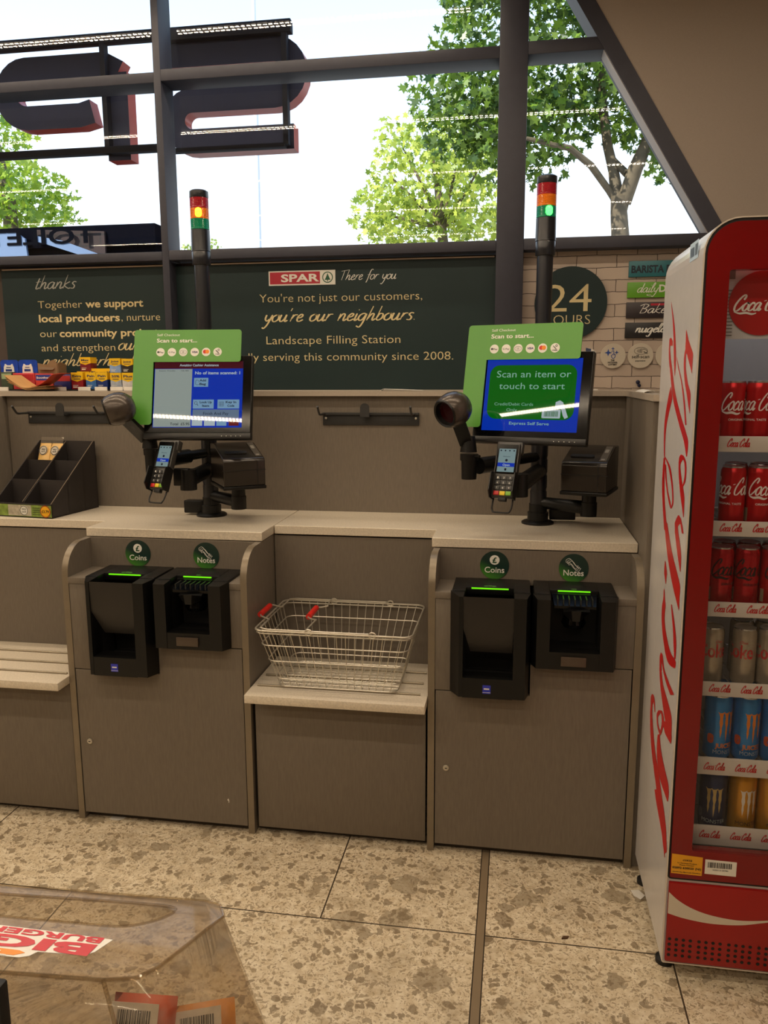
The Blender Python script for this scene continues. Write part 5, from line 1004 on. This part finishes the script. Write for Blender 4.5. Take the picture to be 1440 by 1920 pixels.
# lower grille panel
b = B(); b.box(CX+.008, CW-.008, YF-.004, YF+.02, .052, .268, bev=.002); gp = b.done('grille_panel', mat('grille_red', (150, 14, 14), .3, var=.05, scale=8), t); gp['label'] = 'red kick panel with white wave and vent holes'
b = B(); top = catmull([(.396, .243), (.42, .222), (.455, .203), (.50, .190), (.56, .184), (.62, .190), (.68, .203), (.74, .214), (.84, .205), (.98, .17)], 5); bot = catmull([(.396, .185), (.43, .176), (.48, .169), (.52, .168), (.57, .172), (.62, .184), (.68, .199), (.74, .209), (.84, .196), (.98, .155)], 5)
fz = front(YF-.0046); vs = []
for (a, c), (d, e) in zip(top, bot): vs += [fz(a, c, 0), fz(d, e, 0)]
b.add(vs, [[2*i, 2*i+1, 2*i+3, 2*i+2] for i in range(len(top)-1)]); b.done('wave', mat('wave_white', (206, 196, 180), .4), gp)
b = B(); x = .404; k = 0
while x < .97:
    for rI in range(4): b.flat(circ(x, .115-.0147*rI, .0042, 14), lambda u, v, w_: (u, YF-.0046, v))
    k += 1; x += .0165 if k % 4 else .0205
b.done('vent_holes', BLKM, gp)
# side lettering
b = B(); FX = CX-.0004
for q_, st_ in enumerate(DECAL):
    rows = catmull(st_, 4); vs = []
    for (ya, za, yb2, zb) in rows: vs += [(FX-.00002*q_, ya, za), (FX-.00002*q_, yb2, zb)]
    b.add(vs, [[2*i, 2*i+1, 2*i+3, 2*i+2] for i in range(len(rows)-1)])
b.done('side_script', REDD, t)
fs_ = lambda u, v, e: (CX-.0006-e, 2.03-u, v)
b = B(); b.prism([(0.0, 1.757), (.09, 1.757), (.09, 1.797), (0, 1.797)], lambda u, v, w_: fs_(u, v, w_), .0002); s = b.done('barcode_sticker', mat('label_blue', (186, 208, 226), .5), t); b = B(); barcode(b, fs_, .008, .05, 1.765, 1.786, e=.0006); barcode(b, fs_, .058, .085, 1.765, 1.79, e=.0006); b.done('barcode', mat('bar_ink', (54, 66, 84), .5), s)
for x in (.408, .97):
    for y in (1.95, 2.28): b = B(); b.lathe([(.022, 0), (.022, .012), (.012, .016), (.010, .046)], (x, y, 0), n=20); b.done('foot', BLKM, t)
# header sign behind the glass
b = B(); b.box(.445, .95, 1.936, 1.942, 1.578, 1.728); hs = b.done('header_panel', mat('header_grey', (196, 196, 198), .4), t)
b = B()
for k in range(14): b.box(.447, .468, 1.9352, 1.936, 1.585+.0075*k, 1.5872+.0075*k)
b.box(.449, .468, 1.9352, 1.936, 1.708, 1.727); b.done('header_print', mat('header_ink', (110, 104, 98), .5), hs)
b = B(); b.prism(circ(.5265, 1.655, .0695, 56), front(1.935), .002); hd = b.done('header_disc', mat('disc_red', (168, 16, 18), .4), hs)
f = front(1.9328); b = B(); script(b, 'Coca-Cola', f, .467, .588, 1.639, .0175, .30, .35, .65, swash=True); b.done('lettering', INKW, hd)
b = B(); b.cyl((.46, 1.96, 1.745), (.92, 1.96, 1.745), .008, .008, 12); b.done('added_fill_tube', mat('added_fill_glow', (250, 246, 240), .4, emit=10.0, ecol=(252, 246, 238)), t)  # glowing tube added out of sight to brighten the cooler's inside
# shelves with price strips
SHELF = [1.3385, 1.141, .946, .7465, .552, .349]; WIRE = mat('shelf_wire', (190, 190, 188), .3, metal=.6)
for i, z in enumerate(SHELF):
    b = B()
    for k in range(26): x = .432+.0208*k; b.tube([(x, 1.955, z-.003), (x, 2.32, z-.003)], .0018, 6)
    for y in (1.958, 2.14, 2.32): b.tube([(.428, y, z-.006), (.952, y, z-.006)], .0028, 6)
    sh = b.done('wire_shelf', WIRE, t)
    b = B(); z1 = z+(.022 if i < 5 else .044); b.box(.458 if i < 4 else .4565, .952, 1.944, 1.949, z1-(.036 if i < 4 else .045 if i < 5 else .052), z1, bev=.0008); ps_ = b.done('price_strip', mat('strip_white', (208, 200, 190), .4) if 'strip_white' not in bpy.data.materials else bpy.data.materials['strip_white'], sh)
    f = front(1.9437); b = B(); h_ = .036 if i < 4 else .047
    for x in ((.472, .545, .618, .691, .764, .837) if i != 0 else (.476, .566, .656, .746, .836)): script(b, 'Coca-Cola', f, x, x+.050, z1-h_*.66, .0095, .34, .35, .6)
    b.done('lettering', REDD, ps_)
    if i == 5: b = B(); b.box(.447, .952, 1.952, 1.958, .312, .352); b.done('drip_rail', mat('rail_grey', (140, 138, 136), .35, metal=.4), t)

# cans
def wrap(cx_, cy_, r, z0): return lambda u, v, e: (cx_+(r+e)*math.sin(u/r), cy_-(r+e)*math.cos(u/r), z0+v)
LID = mat('can_lid', (196, 198, 200), .25, metal=.9)
def can_body(r, h, colm, root):
    b = B(); b.lathe([(r*.76, .0), (r*.80, .002), (r*.98, .010), (r, .014), (r, h-.016), (r*.97, h-.009), (r*.86, h-.002), (r*.86, h)], (0, 0, 0), n=40); b.done('body', colm, root)
    b = B(); b.lathe([(r*.84, h-.0005), (r*.88, h-.003), (r*.885, h+.0008), (r*.84, h+.0012), (r*.80, h-.003), (.0, h-.003)], (0, 0, 0), n=32, caps=False); lid = b.done('lid', LID, root)
    b = B(); b.prism(rrect(-.006, .006, -.012, .008, .005, 4), lambda u, v, w_: (u, v, h-.0028+w_), .0012); b.done('ring_pull', LID, lid)
def metalpaint(nm, c, rough=.25): return mat(nm, c, rough, metal=.55, var=.05, scale=15)
KINDS = {}
def proto(kind):
    root = bpy.data.objects.new('drink_can', None); COL.objects.link(root); root.empty_display_size = .03
    if kind in ('cola', 'zero'):
        r, h = .0288, .1455; can_body(r, h, metalpaint('can_red' if kind == 'cola' else 'can_crimson', (206, 26, 34) if kind == 'cola' else (186, 30, 40)), root); f = wrap(0, 0, r, 0); b = B()
        script(b, 'Coca-Cola', f, -.034, .074, .080, .0205, .24, .35, .6, swash=True); ink = INKW if kind == 'cola' else INKB; 
        if kind == 'cola': text(b, 'ORIGINAL TASTE', f, -.016, .044, .056, .005, .01)
        else: text(b, 'ZERO SUGAR', f, -.010, .044, .056, .0055, .02)
        b.done('lettering', ink, root); b = B(); barcode(b, lambda u, v, e: f(-.024+.012*(v-.02)/.05*0+u, v, e), -.020, -.010, .016, .048); b.done('barcode', mat('can_bar', (150, 150, 120), .5) if 'can_bar' not in bpy.data.materials else bpy.data.materials['can_bar'], root)
    elif kind == 'diet':
        r, h = .0288, .1455; can_body(r, h, metalpaint('can_silver', (176, 165, 146), .25), root); f = wrap(0, 0, r, 0); b = B()
        text(b, 'Coke', f, -.036, .036, .074, .034, .022); script(b, 'Diet', f, .0, .022, .105, .005, .22) if False else text(b, 'Diet', f, .004, .022, .110, .007, 0, .3); b.done('lettering', mat('diet_red', (176, 30, 36), .4), root)
    else:
        c, ac, tx = {'juice': ((52, 132, 204), (224, 130, 40), 'JUICE'), 'navy': ((46, 58, 96), (196, 172, 110), 'ULTRA'), 'gold': ((206, 146, 40), (226, 220, 206), 'ULTRA')}[kind]
        r, h = .0325, .1675; can_body(r, h, metalpaint('can_'+kind, c, .28), root); f = wrap(0, 0, r, 0); b = B()
        for k in range(3):
            x = -.016+.0135*k; zb = (.062, .052, .064)[k]
            b.flat([(x-.007, .130), (x-.002, .127), (x+.004, .128), (x+.009, .131), (x+.0055, .124), (x+.0045, .112), (x+.0055, .100), (x+.003, .088), (x+.0035, .078), (x+.0005, zb), (x-.0015, .078), (x-.001, .090), (x-.003, .102), (x-.002, .114), (x-.004, .124)], lambda u, v, w_: f(u, v, .0005))
        if kind == 'juice': text(b, 'JUICED', f, -.026, .022, .036, .012, .03)
        b.done('claw_emblem', mat('claw_'+kind, ac, .35, metal=.3), root)
        b = B(); text(b, 'MONSTER', f, -.030, .030, .020 if kind == 'juice' else .036, .0105, -.005); b.done('lettering', mat('mon_ink_'+kind, (186, 206, 214) if kind != 'gold' else (60, 40, 16), .4), root)
        if kind != 'gold': b = B(); b.flat(rrect(-.046, -.030, .045, .070, .007, 4), lambda u, v, w_: f(u, v, .0004)); b.done('side_print', mat('side_'+kind, (176, 74, 40) if kind == 'juice' else (90, 96, 120), .5), root)
    return root
ROWS = [('cola', SHELF[0], (.4945, .553, .6115), .0, 'red cola can', 'the top shelf'), ('cola', SHELF[1], (.510, .5685, .627), 0, 'red cola can', 'the second shelf'), ('zero', SHELF[2], (.4955, .554, .6125), 0, 'dark-lettered red cola can', 'the third shelf'),
        ('diet', SHELF[3], (.4855, .5615, .6205), 0, 'silver diet cola can', 'the fourth shelf'), ('juice', SHELF[4], (.513, .5795, .646), 0, 'blue energy drink can with orange claws', 'the fifth shelf'), (('navy', 'gold', 'gold'), SHELF[5], (.513, .5835, .650), 0, None, 'the bottom shelf')]
ORD = ('leftmost', 'second from left', 'third from left')
made = {}
for kind, z, xs_, _, nm, where in ROWS:
    for back in (0, 1):
        for k, x in enumerate(xs_):
            kd = kind if isinstance(kind, str) else kind[k]
            nm2 = nm or ('dark blue energy drink can' if kd == 'navy' else 'gold energy drink can')
            loc = (x if not back else x+(.022 if kd not in ('diet',) else -.022 if k == 0 else .012), 2.003+.071*back, z)
            if kd not in made: made[kd] = c = proto(kd); c.location = loc
            else: c = copy_tree(made[kd], loc)
            c.rotation_euler.z = math.radians({'cola': (8, -62 if z > 1.2 else 2, 20)[k] if z > 1.2 else (-58, 6, 12)[k], 'zero': (10, -6, 20)[k], 'diet': (-2, -42, -30)[k], 'juice': (26, 20, 24)[k], 'navy': -4, 'gold': (0, 16, 30)[k]}[kd]) + back*1.1
            tag(c, '%s, %s, %s row, %s' % (nm2, ORD[k], 'front' if not back else 'back', where[4:]), 'can', 'cans on ' + where)

# ================================================================ clear bin in the foreground
t = thing('clear_bin', 'clear plastic bin with BIG BURGER sticker in the near left corner', 'bin', (-.56, .66, .64))
ZT = .90
topo = [(-.80, .778), (-.345, .797), (-.325, .793), (-.314, .776), (-.352, .690), (-.368, .672), (-.400, .664), (-.80, .640)]
def off(p, d, z): return p
boto = [(-.80, .815), (-.285, .835), (-.262, .830), (-.252, .812), (-.286, .668), (-.300, .645), (-.330, .638), (-.80, .612)]
hole = catmull([(-.80, .768), (-.62, .770), (-.46, .779), (-.385, .781), (-.372, .774), (-.385, .757), (-.415, .742), (-.46, .738), (-.62, .733), (-.80, .727)], 5)
b = B(); n_ = len(topo)
# lid as two strips round the hand hole
far = [(-.80, .768), (-.62, .770), (-.46, .779), (-.385, .781), (-.372, .774)]; near = [(-.372, .774), (-.385, .757), (-.415, .742), (-.46, .738), (-.62, .733), (-.80, .727)]
def lid(poly): b.prism(poly, lambda u, v, w_: (u, v, ZT-.003+w_), .003)
lid([(-.80, .778)]+far+[(-.314, .776), (-.325, .793), (-.345, .797)])
lid(near+[(-.80, .640), (-.400, .664), (-.368, .672), (-.352, .690), (-.314, .776)])
b.done('lid', CLEAR, t)
b = B(); zb = .645
vs = [(x, y, ZT-.001) for x, y in topo]+[(x*.5+x2*.5, y*.5+y2*.5, ZT-.13) for (x, y), (x2, y2) in zip(topo, boto)]+[(x, y, zb) for x, y in boto]
fs = [[k*n_+i, k*n_+(i+1) % n_, (k+1)*n_+(i+1) % n_, (k+1)*n_+i] for k in range(2) for i in range(n_-1)]
b.add(vs, fs); w_ = b.done('wall', CLEAR, t)
md = w_.modifiers.new('thick', 'SOLIDIFY'); md.thickness = .003
b = B(); b.tube([(x, y, ZT-.001) for x, y in topo], .0022, 6); b.tube([(x, y, ZT) for x, y in hole], .0016, 6); b.tube([vs[6], vs[6+n_], vs[6+2*n_]], .0022, 6); b.done('moulded_edge', glass_mat('edge_acrylic', (.86, .82, .75), ior=1.5, rough=.05), t)
b = B(); b.prism(boto, lambda u, v, q: (u, v, zb-.003+q), .003); b.done('base', CLEAR, t)
fl = lambda u, v, e: (u, v, ZT+e)
b = B(); b.prism([(-.80, .7225), (-.49, .7205), (-.418, .7185), (-.428, .698), (-.436, .692), (-.488, .689), (-.493, .682), (-.503, .678), (-.80, .670)], lambda u, v, q: fl(u, v, q), .0006); st_ = b.done('sticker', INKW, t)
ff = lambda u, v, e: (-.424-u-.18*v, .7175-v, ZT+.0006+e)     # reads from the far side, upside down from here
b = B(); text(b, 'BURGER', ff, .004, .142, -.0012, .0085, .035); text(b, 'BIG', ff, .004, .130, .0105, .0165, .045, 0)
b.done('lettering', REDD, st_)
b = B(); b.prism([(-.80, .686), (-.508, .6875), (-.500, .685), (-.510, .680), (-.80, .674)], lambda u, v, q: fl(u, v, .0007+q), .0003); b.done('orange_flash', mat('flash_orange', (230, 140, 30), .4), st_)
b = B(); text(b, 'THE', lambda u, v, e: (-.518-u, .6862-v, ZT+.0011+e), 0, .07, .0025, .006, .03); b.done('flash_lettering', INKW, st_)
def sachet(x, y, z, ang, tilt, label, c):
    s = thing('burger_pack', label, 'packet', (x, y, z), 'packets in the clear bin'); M_ = Matrix.Translation((x, y, z)) @ Matrix.Rotation(ang, 4, 'Z') @ Matrix.Rotation(tilt, 4, 'X')
    g = lambda u, v, e: M_ @ V((u, v, e)); b = B(); N = 8; vs = []; fs = []
    for sg_ in (1, -1):
        for i in range(N+1):
            for j in range(N+1): u, v = i/N, j/N; vs.append(g(-.036+.072*u, -.05+.10*v, sg_*.013*(math.sin(PI*u)*math.sin(PI*v))**.5))
    for q in range(2):
        for i in range(N):
            for j in range(N): k = q*(N+1)**2+i*(N+1)+j; fs.append([k, k+N+1, k+N+2, k+1])
    b.add(vs, fs, 0, True); b.done('bag', mat('pack_foil', c, .3, var=.3, scale=18), s)
    b = B(); b.prism([(-.033, -.044), (.020, -.044), (.020, .044), (-.033, .044)], lambda u, v, w2: g(u, v, .0132+w2), .0004); lb = b.done('label_panel', PAPER, s)
    b = B(); barcode(b, lambda u, v, e: g(u, v, .0132+e), -.026, .012, .022, .037, e=.0008)
    for k in range(6): b.flat([(-.028, .014-.008*k), (.014, .014-.008*k), (.014, .0155-.008*k), (-.028, .0155-.008*k)], lambda u, v, w2: g(u, v, .0140))
    b.done('label_print', INKB, lb)
sachet(-.392, .716, .776, D(4), D(62), 'orange packet with a barcode label standing in the clear bin by its near corner', (214, 84, 40))
sachet(-.334, .752, .742, D(22), D(50), 'yellow and orange packet with barcode behind the first one in the clear bin', (224, 150, 60))
b = B(); b.box(-.86, -.36, .60, .76, 0, .641, bev=.004); tag(b.done('display_plinth', BLKM, None, (-.6, .72, 0)), 'black plinth under the clear bin, below the picture edge', 'plinth')
b = B(); b.box(-.63, -.457, .585, .5995, .60, .947, bev=.003)
o = b.done('card_holder', BLKM, None, (-.55, .592, .60)); tag(o, 'black upright card holder cut off by the lower left picture corner', 'card holder')

# scraps on the floor
b = B(); b.prism([(-1.352, 2.374), (-1.302, 2.374), (-1.305, 2.362), (-1.318, 2.350), (-1.345, 2.352), (-1.353, 2.36)], lambda u, v, w_: (u, v, .0005+w_), .001); tag(b.done('paper_scrap', PAPER, None, (-1.33, 2.362, .0005)), 'white paper scrap on the floor poking from under the left cash cabinet', 'scrap')
b = B(); b.prism([(.362, 2.235), (.385, 2.24), (.40, 2.215), (.385, 2.195), (.368, 2.21)], lambda u, v, w_: (u, v, .0005+w_+.01*(u-.36)), .001); tag(b.done('paper_scrap', PAPER, None, (.38, 2.22, .0005)), 'white paper scrap on the floor beside the back foot of the cooler', 'scrap')
b = B(); b.prism([(.0, 0), (.016, .004), (.02, .012), (.006, .010)], lambda u, v, w_: (.15+u, 1.99+v, .0005+w_), .004); tag(b.done('leaf_crumb', mat('crumb', (80, 56, 36), .8), None, (.16, 1.995, .0005)), 'small brown crumb on the floor in front of the right cabinet', 'crumb')

# ================================================================ outside the glass
SGN = mat('sign_back', (48, 54, 80), .7, var=.04, spec=.25); SGR = mat('sign_red_return', (178, 52, 40), .35, var=.05)
def band(b, pts, wd, y0, d):
    """closed thick stroke as a solid; pts (x, z)"""
    L_ = len(pts); a = []; c = []
    for k in range(L_):
        dx = pts[min(k+1, L_-1)][0]-pts[max(k-1, 0)][0]; dz = pts[min(k+1, L_-1)][1]-pts[max(k-1, 0)][1]; h = math.hypot(dx, dz)
        nx, nz = -dz/h*wd/2, dx/h*wd/2; a.append((pts[k][0]+nx, pts[k][1]+nz)); c.append((pts[k][0]-nx, pts[k][1]-nz))
    poly = a+c[::-1]; n = len(poly); y1 = y0+d
    vs = [V((u, y0, v)) for u, v in poly]+[V((u, y1, v)) for u, v in poly]
    for k in range(L_-1): b.add([vs[k], vs[k+1], vs[n-2-k], vs[n-1-k]], [[0, 1, 2, 3]], 0); b.add([vs[n+k], vs[n+k+1], vs[2*n-2-k], vs[2*n-1-k]], [[0, 3, 2, 1]], 0)
    b.add(vs, [[i, (i+1) % n, n+(i+1) % n, n+i] for i in range(n)], 1)
def arc(cx_, cz_, r, a0, a1, n=8): return [(cx_+r*math.cos(math.radians(a0+(a1-a0)*k/n)), cz_+r*math.sin(math.radians(a0+(a1-a0)*k/n))) for k in range(n+1)]
SGY = 3.50
b = B(); zt2, zm, zb2 = 2.850, 2.668, 2.502
band(b, [(-1.51, zt2)]+arc(-1.04, (zt2+zm)/2, (zt2-zm)/2, 90, -90, 12)+arc(-1.41, (zm+zb2)/2, (zm-zb2)/2, 90, 270, 12)+[(-1.2, zb2), (-.96, zb2)], .100, SGY, .075)
tag(b.done('sign_letter', [SGN, SGR], None, (-1.22, SGY, 2.45)), 'big dark letter S with red sides, seen from behind outside the window', 'sign letter', 'shop sign letters')
b = B(); band(b, [(-1.752, 2.44), (-1.752, 2.60), (-1.752, 2.80)], .105, SGY, .075)
band(b, [(-1.74, 2.80), (-1.80, 2.836)]+arc(-2.18, 2.736, .10, 90, 270, 12)+[(-1.93, 2.636), (-1.87, 2.65)], .100, SGY+.002, .071)
tag(b.done('sign_letter', [SGN, SGR], None, (-1.9, SGY, 2.44)), 'big dark letter P with red sides, seen from behind outside the window', 'sign letter', 'shop sign letters')
t = thing('sign_rail', 'dark steel carrier frame behind the shop sign letters', 'frame', (-1.6, 3.46, 2.0))
for z0, z1, xa, xb in ((2.905, 2.945, -4.5, -1.50), (2.895, 2.945, -1.50, -.955), (2.462, 2.490, -4.5, -1.50), (2.452, 2.468, -1.50, -.99)):
    b = B(); b.box(xa, xb, 3.46, 3.50, z0, z1, bev=.002); b.done('rail', RAILM, t)
for x in (-.985, -1.79, -2.9): b = B(); b.box(x-.011, x+.011, 3.462, 3.498, 2.462, 2.945); b.done('upright', RAILM, t)
b = B(); b.box(-4.7, -4.5, 3.29, 3.50, 2.3, 3.0); b.done('wall_bracket', RAILM, t)
# forecourt block seen low through the left window
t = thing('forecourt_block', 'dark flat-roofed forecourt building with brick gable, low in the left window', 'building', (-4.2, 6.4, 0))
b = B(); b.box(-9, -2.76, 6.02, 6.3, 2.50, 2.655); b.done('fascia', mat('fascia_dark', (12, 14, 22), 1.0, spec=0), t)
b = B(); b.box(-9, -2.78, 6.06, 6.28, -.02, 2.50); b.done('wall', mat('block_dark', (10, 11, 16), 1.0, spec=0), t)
bk = mat('red_brick', (70, 46, 40), .8); n = bk.node_tree.nodes; tcx = n.new('ShaderNodeTexCoord'); mpx = n.new('ShaderNodeMapping'); mpx.inputs['Rotation'].default_value = (PI/2, 0, 0); br = n.new('ShaderNodeTexBrick'); br.inputs['Scale'].default_value = 3
br.inputs['Color1'].default_value = (*lin((56, 38, 36)), 1); br.inputs['Color2'].default_value = (*lin((52, 36, 33)), 1); br.inputs['Mortar'].default_value = (*lin((40, 32, 30)), 1)
bk.node_tree.links.new(tcx.outputs['Object'], mpx.inputs[0]); bk.node_tree.links.new(mpx.outputs[0], br.inputs['Vector']); bk.node_tree.links.new(br.outputs[0], n['Principled BSDF'].inputs['Base Color'])
b = B(); b.prism([(-3.76, 2.635), (-3.166, 2.605), (-3.166, 2.44), (-3.33, 2.45), (-3.70, 2.54), (-3.76, 2.58)], front(6.018), .02); b.done('brick_gable', bk, t)
PALE = mat('pale_cladding', (110, 132, 166), .7)
b = B(); b.prism([(-3.73, 2.585), (-3.74, 2.545), (-3.66, 2.525), (-3.33, 2.42), (-3.17, 2.42), (-3.5, 2.54)], front(5.995), .02); b.done('verge_board', PALE, t)
b = B(); b.prism([(-4.9, 2.62), (-3.89, 2.615), (-3.82, 2.565), (-3.805, 2.40), (-4.9, 2.40)], front(5.995), .02); b.done('side_panel', PALE, t)
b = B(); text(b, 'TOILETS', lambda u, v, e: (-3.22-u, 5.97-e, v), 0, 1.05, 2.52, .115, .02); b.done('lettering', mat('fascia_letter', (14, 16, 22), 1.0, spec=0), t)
# lamp column
b = B(); b.tube([(-9.7, 30, -.02), (-9.65, 30, 8), (-9.6, 30, 15.2)], [.11, .09, .07], 10); tag(b.done('lamp_column', mat('pale_column', (214, 222, 232), .5), None, (-9.7, 30, -.02)), 'pale thin lamp column far outside the middle window', 'lamp post')

# trees
def leafmat(nm, c, c2):
    m = bpy.data.materials.new(nm); m.use_nodes = True; n = m.node_tree.nodes; L = m.node_tree.links; n.remove(n['Principled BSDF'])
    g = n.new('ShaderNodeNewGeometry'); rp = n.new('ShaderNodeValToRGB'); L.new(g.outputs['Random Per Island'], rp.inputs[0])
    rp.color_ramp.elements[0].color = (*lin(c), 1); rp.color_ramp.elements[1].color = (*lin(c2), 1)
    d = n.new('ShaderNodeBsdfDiffuse'); tl = n.new('ShaderNodeBsdfTranslucent'); gl = n.new('ShaderNodeBsdfGlossy'); gl.inputs['Roughness'].default_value = .4
    mx = n.new('ShaderNodeMixShader'); mx.inputs[0].default_value = .45; L.new(rp.outputs[0], d.inputs[0]); L.new(rp.outputs[0], tl.inputs[0]); L.new(d.outputs[0], mx.inputs[1]); L.new(tl.outputs[0], mx.inputs[2])
    m2 = n.new('ShaderNodeMixShader'); m2.inputs[0].default_value = .05; L.new(mx.outputs[0], m2.inputs[1]); L.new(gl.outputs[0], m2.inputs[2]); L.new(m2.outputs[0], n['Material Output'].inputs[0]); return m
BARK = mat('mottled_bark', (104, 92, 74), .85, var=.4, scale=6, bump=.4)
LEAF = [(0, -.5), (.12, -.18), (.5, -.22), (.34, .02), (.56, .26), (.22, .24), (0, .62), (-.22, .24), (-.56, .26), (-.34, .02), (-.5, -.22), (-.12, -.18)]
def leaves(b, blobs, count, size, rr, droop=.4):
    tot = sum(q[3]*q[4]*q[5] for q in blobs)
    for (cx_, cy_, cz_, rx, ry, rz) in blobs:
        for _ in range(max(8, int(count*rx*ry*rz/tot))):
            while True:
                p = V((rr.uniform(-1, 1), rr.uniform(-1, 1), rr.uniform(-1, 1)))
                if p.length <= 1: break
            s = size*rr.uniform(.6, 1.25); nrm = V((rr.gauss(0, 1), rr.gauss(-.5, .8), rr.gauss(.55, .7))).normalized()
            x = nrm.orthogonal().normalized(); x.rotate(Matrix.Rotation(rr.uniform(0, 6.28), 3, nrm)); y = nrm.cross(x); o = V((cx_+p.x*rx, cy_+p.y*ry, cz_+p.z*rz))
            vs = [o+x*u*s+y*v*s-nrm*(u*u)*.25*s for u, v in LEAF]
            b.add(vs, [list(range(len(vs)))])
def px(x, y, Yd, ref): return ((x-ref[0])*ref[2]+ref[3], Yd, (ref[1]-y)*ref[4]+ref[5])
rr = random.Random(11); R9 = (1160, 440, .0061, 1.0, .0057, 2.94); Q = lambda x, y, dy=0: px(x, y, 9+dy, R9)
t = thing('tree', 'large broad-leaved tree with forked trunk outside the right-hand window', 'tree', (1.0, 9, -.02), 'trees outside')
b = B(); b.tube([(1.02, 9, -.02), (1.0, 9, 1.5), Q(1162, 442), Q(1158, 400), Q(1160, 375)], [.19, .14, .092, .085, .10], 12)
b.tube([Q(1156, 385), Q(1148, 325, .1), Q(1136, 279, .1), Q(1127, 200, .2), Q(1118, 120, .2), Q(1100, 20, .2)], [.075, .055, .05, .045, .04, .03], 10)
b.tube([Q(1165, 385), Q(1180, 331, -.1), Q(1196, 290, -.1), Q(1210, 240, 0), Q(1225, 150, .1), Q(1235, 40, .1)], [.08, .075, .062, .055, .045, .03], 10)
b.tube([Q(1152, 380), Q(1140, 362), Q(1107, 327, -.2), Q(1070, 305, -.4), Q(1000, 290, -.5)], [.04, .035, .035, .03, .02], 8)
b.tube([Q(1168, 335), Q(1150, 310, .1), Q(1140, 290, .2)], [.04, .035, .03], 8); b.tube([Q(1205, 290), Q(1225, 265), Q(1260, 255)], [.03, .025, .015], 8)
b.tube([Q(1136, 230, .2), Q(1050, 190, .3), Q(930, 160, .3)], [.03, .025, .015], 8); b.done('trunk', BARK, t)
b = B(); C = lambda x, y, rx, ry, dy=0, rd=.9: (*Q(x, y, dy), rx*.0061, rd, ry*.0057)
leaves(b, [C(1080, 170, 150, 75), C(1170, 210, 110, 70), C(960, 210, 120, 70), C(1000, 250, 130, 55), C(880, 230, 80, 60), C(840, 180, 55, 45), C(940, 290, 60, 45), C(1030, 310, 55, 32), C(1200, 250, 55, 45), C(1240, 330, 45, 24), C(1225, 300, 35, 25), C(1000, 30, 150, 80), C(1100, -40, 170, 110), C(1200, 100, 120, 90), C(900, 10, 55, 60), C(880, 120, 50, 40), C(940, 140, 70, 40)], 6400, .100, rr)
b.done('foliage', leafmat('sycamore_leaf', (40, 78, 24), (128, 158, 48)), t)['kind'] = 'stuff'
R14 = (800, 350, .0093, -1.6, .0092, 4.66); Q2 = lambda x, y, dy=0: px(x, y, 14+dy, R14)
t = thing('tree', 'airy sunlit yellow-green tree beyond the middle window', 'tree', (-1.2, 14, -.02), 'trees outside')
b = B(); b.tube([(-1.2, 14, -.02), (-1.2, 14, 2.5), Q2(830, 430), Q2(820, 340), Q2(800, 270)], [.2, .15, .08, .05, .02], 8)
for x, y in ((730, 330), (760, 290), (860, 280), (900, 320), (720, 400), (880, 390)): b.tube([Q2(828, 430), Q2((828+x)/2+4, (430+y)/2), Q2(x, y)], [.04, .03, .012], 6)
b.done('trunk', BARK, t); b = B(); C2 = lambda x, y, rx, ry: (*Q2(x, y), rx*.0093, 1.4, ry*.0092)
leaves(b, [C2(800, 350, 110, 85), C2(880, 360, 70, 90), C2(760, 290, 45, 38), C2(850, 290, 60, 45), C2(730, 400, 60, 50), C2(790, 420, 90, 45), C2(900, 430, 60, 50), C2(705, 430, 35, 30), C2(765, 262, 22, 16)], 2500, .125, rr)
b.done('foliage', leafmat('sunlit_leaf', (120, 148, 44), (214, 222, 96)), t)['kind'] = 'stuff'
R12 = (50, 370, .0085, -7.55, .0083, 4.3); Q3 = lambda x, y, dy=0: px(x, y, 12+dy, R12)
t = thing('tree', 'bright green tree at the left edge outside the left window', 'tree', (-7.9, 12, -.02), 'trees outside')
b = B(); b.tube([(-7.9, 12, -.02), (-7.9, 12, 2.5), Q3(10, 380), Q3(-10, 250)], [.2, .16, .1, .04], 8); b.done('trunk', BARK, t); b = B(); C3 = lambda x, y, rx, ry: (*Q3(x, y), rx*.0085, 1.2, ry*.0083)
leaves(b, [C3(40, 380, 60, 48), C3(70, 350, 35, 32), C3(-20, 300, 45, 100), C3(-10, 230, 28, 40), C3(85, 400, 28, 26), C3(10, 410, 60, 40)], 1500, .12, rr)
b.done('foliage', leafmat('bright_leaf', (96, 140, 30), (186, 206, 66)), t)['kind'] = 'stuff'
for x0, x1, h, lab in ((-12.95, -12.1, 6.5, 'small far treetop just above the sill, left of the amber beacon'), (-11.9, -11.05, 6.62, 'small far treetop just above the sill, right of the amber beacon')):
    t = thing('tree', lab, 'tree', ((x0+x1)/2, 30, -.02), 'trees outside'); b = B(); b.tube([((x0+x1)/2, 30, -.02), ((x0+x1)/2, 30, 6)], [.2, .08], 8); b.done('trunk', BARK, t)
    b = B(); leaves(b, [((x0+x1)/2, 30, 5.9, .4, .4, h-5.9), ((x0+x1)/2+.05, 30, 5.6, .38, .4, .7)], 420, .13, rr); b.done('foliage', bpy.data.materials.get('far_leaf') or leafmat('far_leaf', (110, 140, 50), (190, 206, 90)), t)['kind'] = 'stuff'
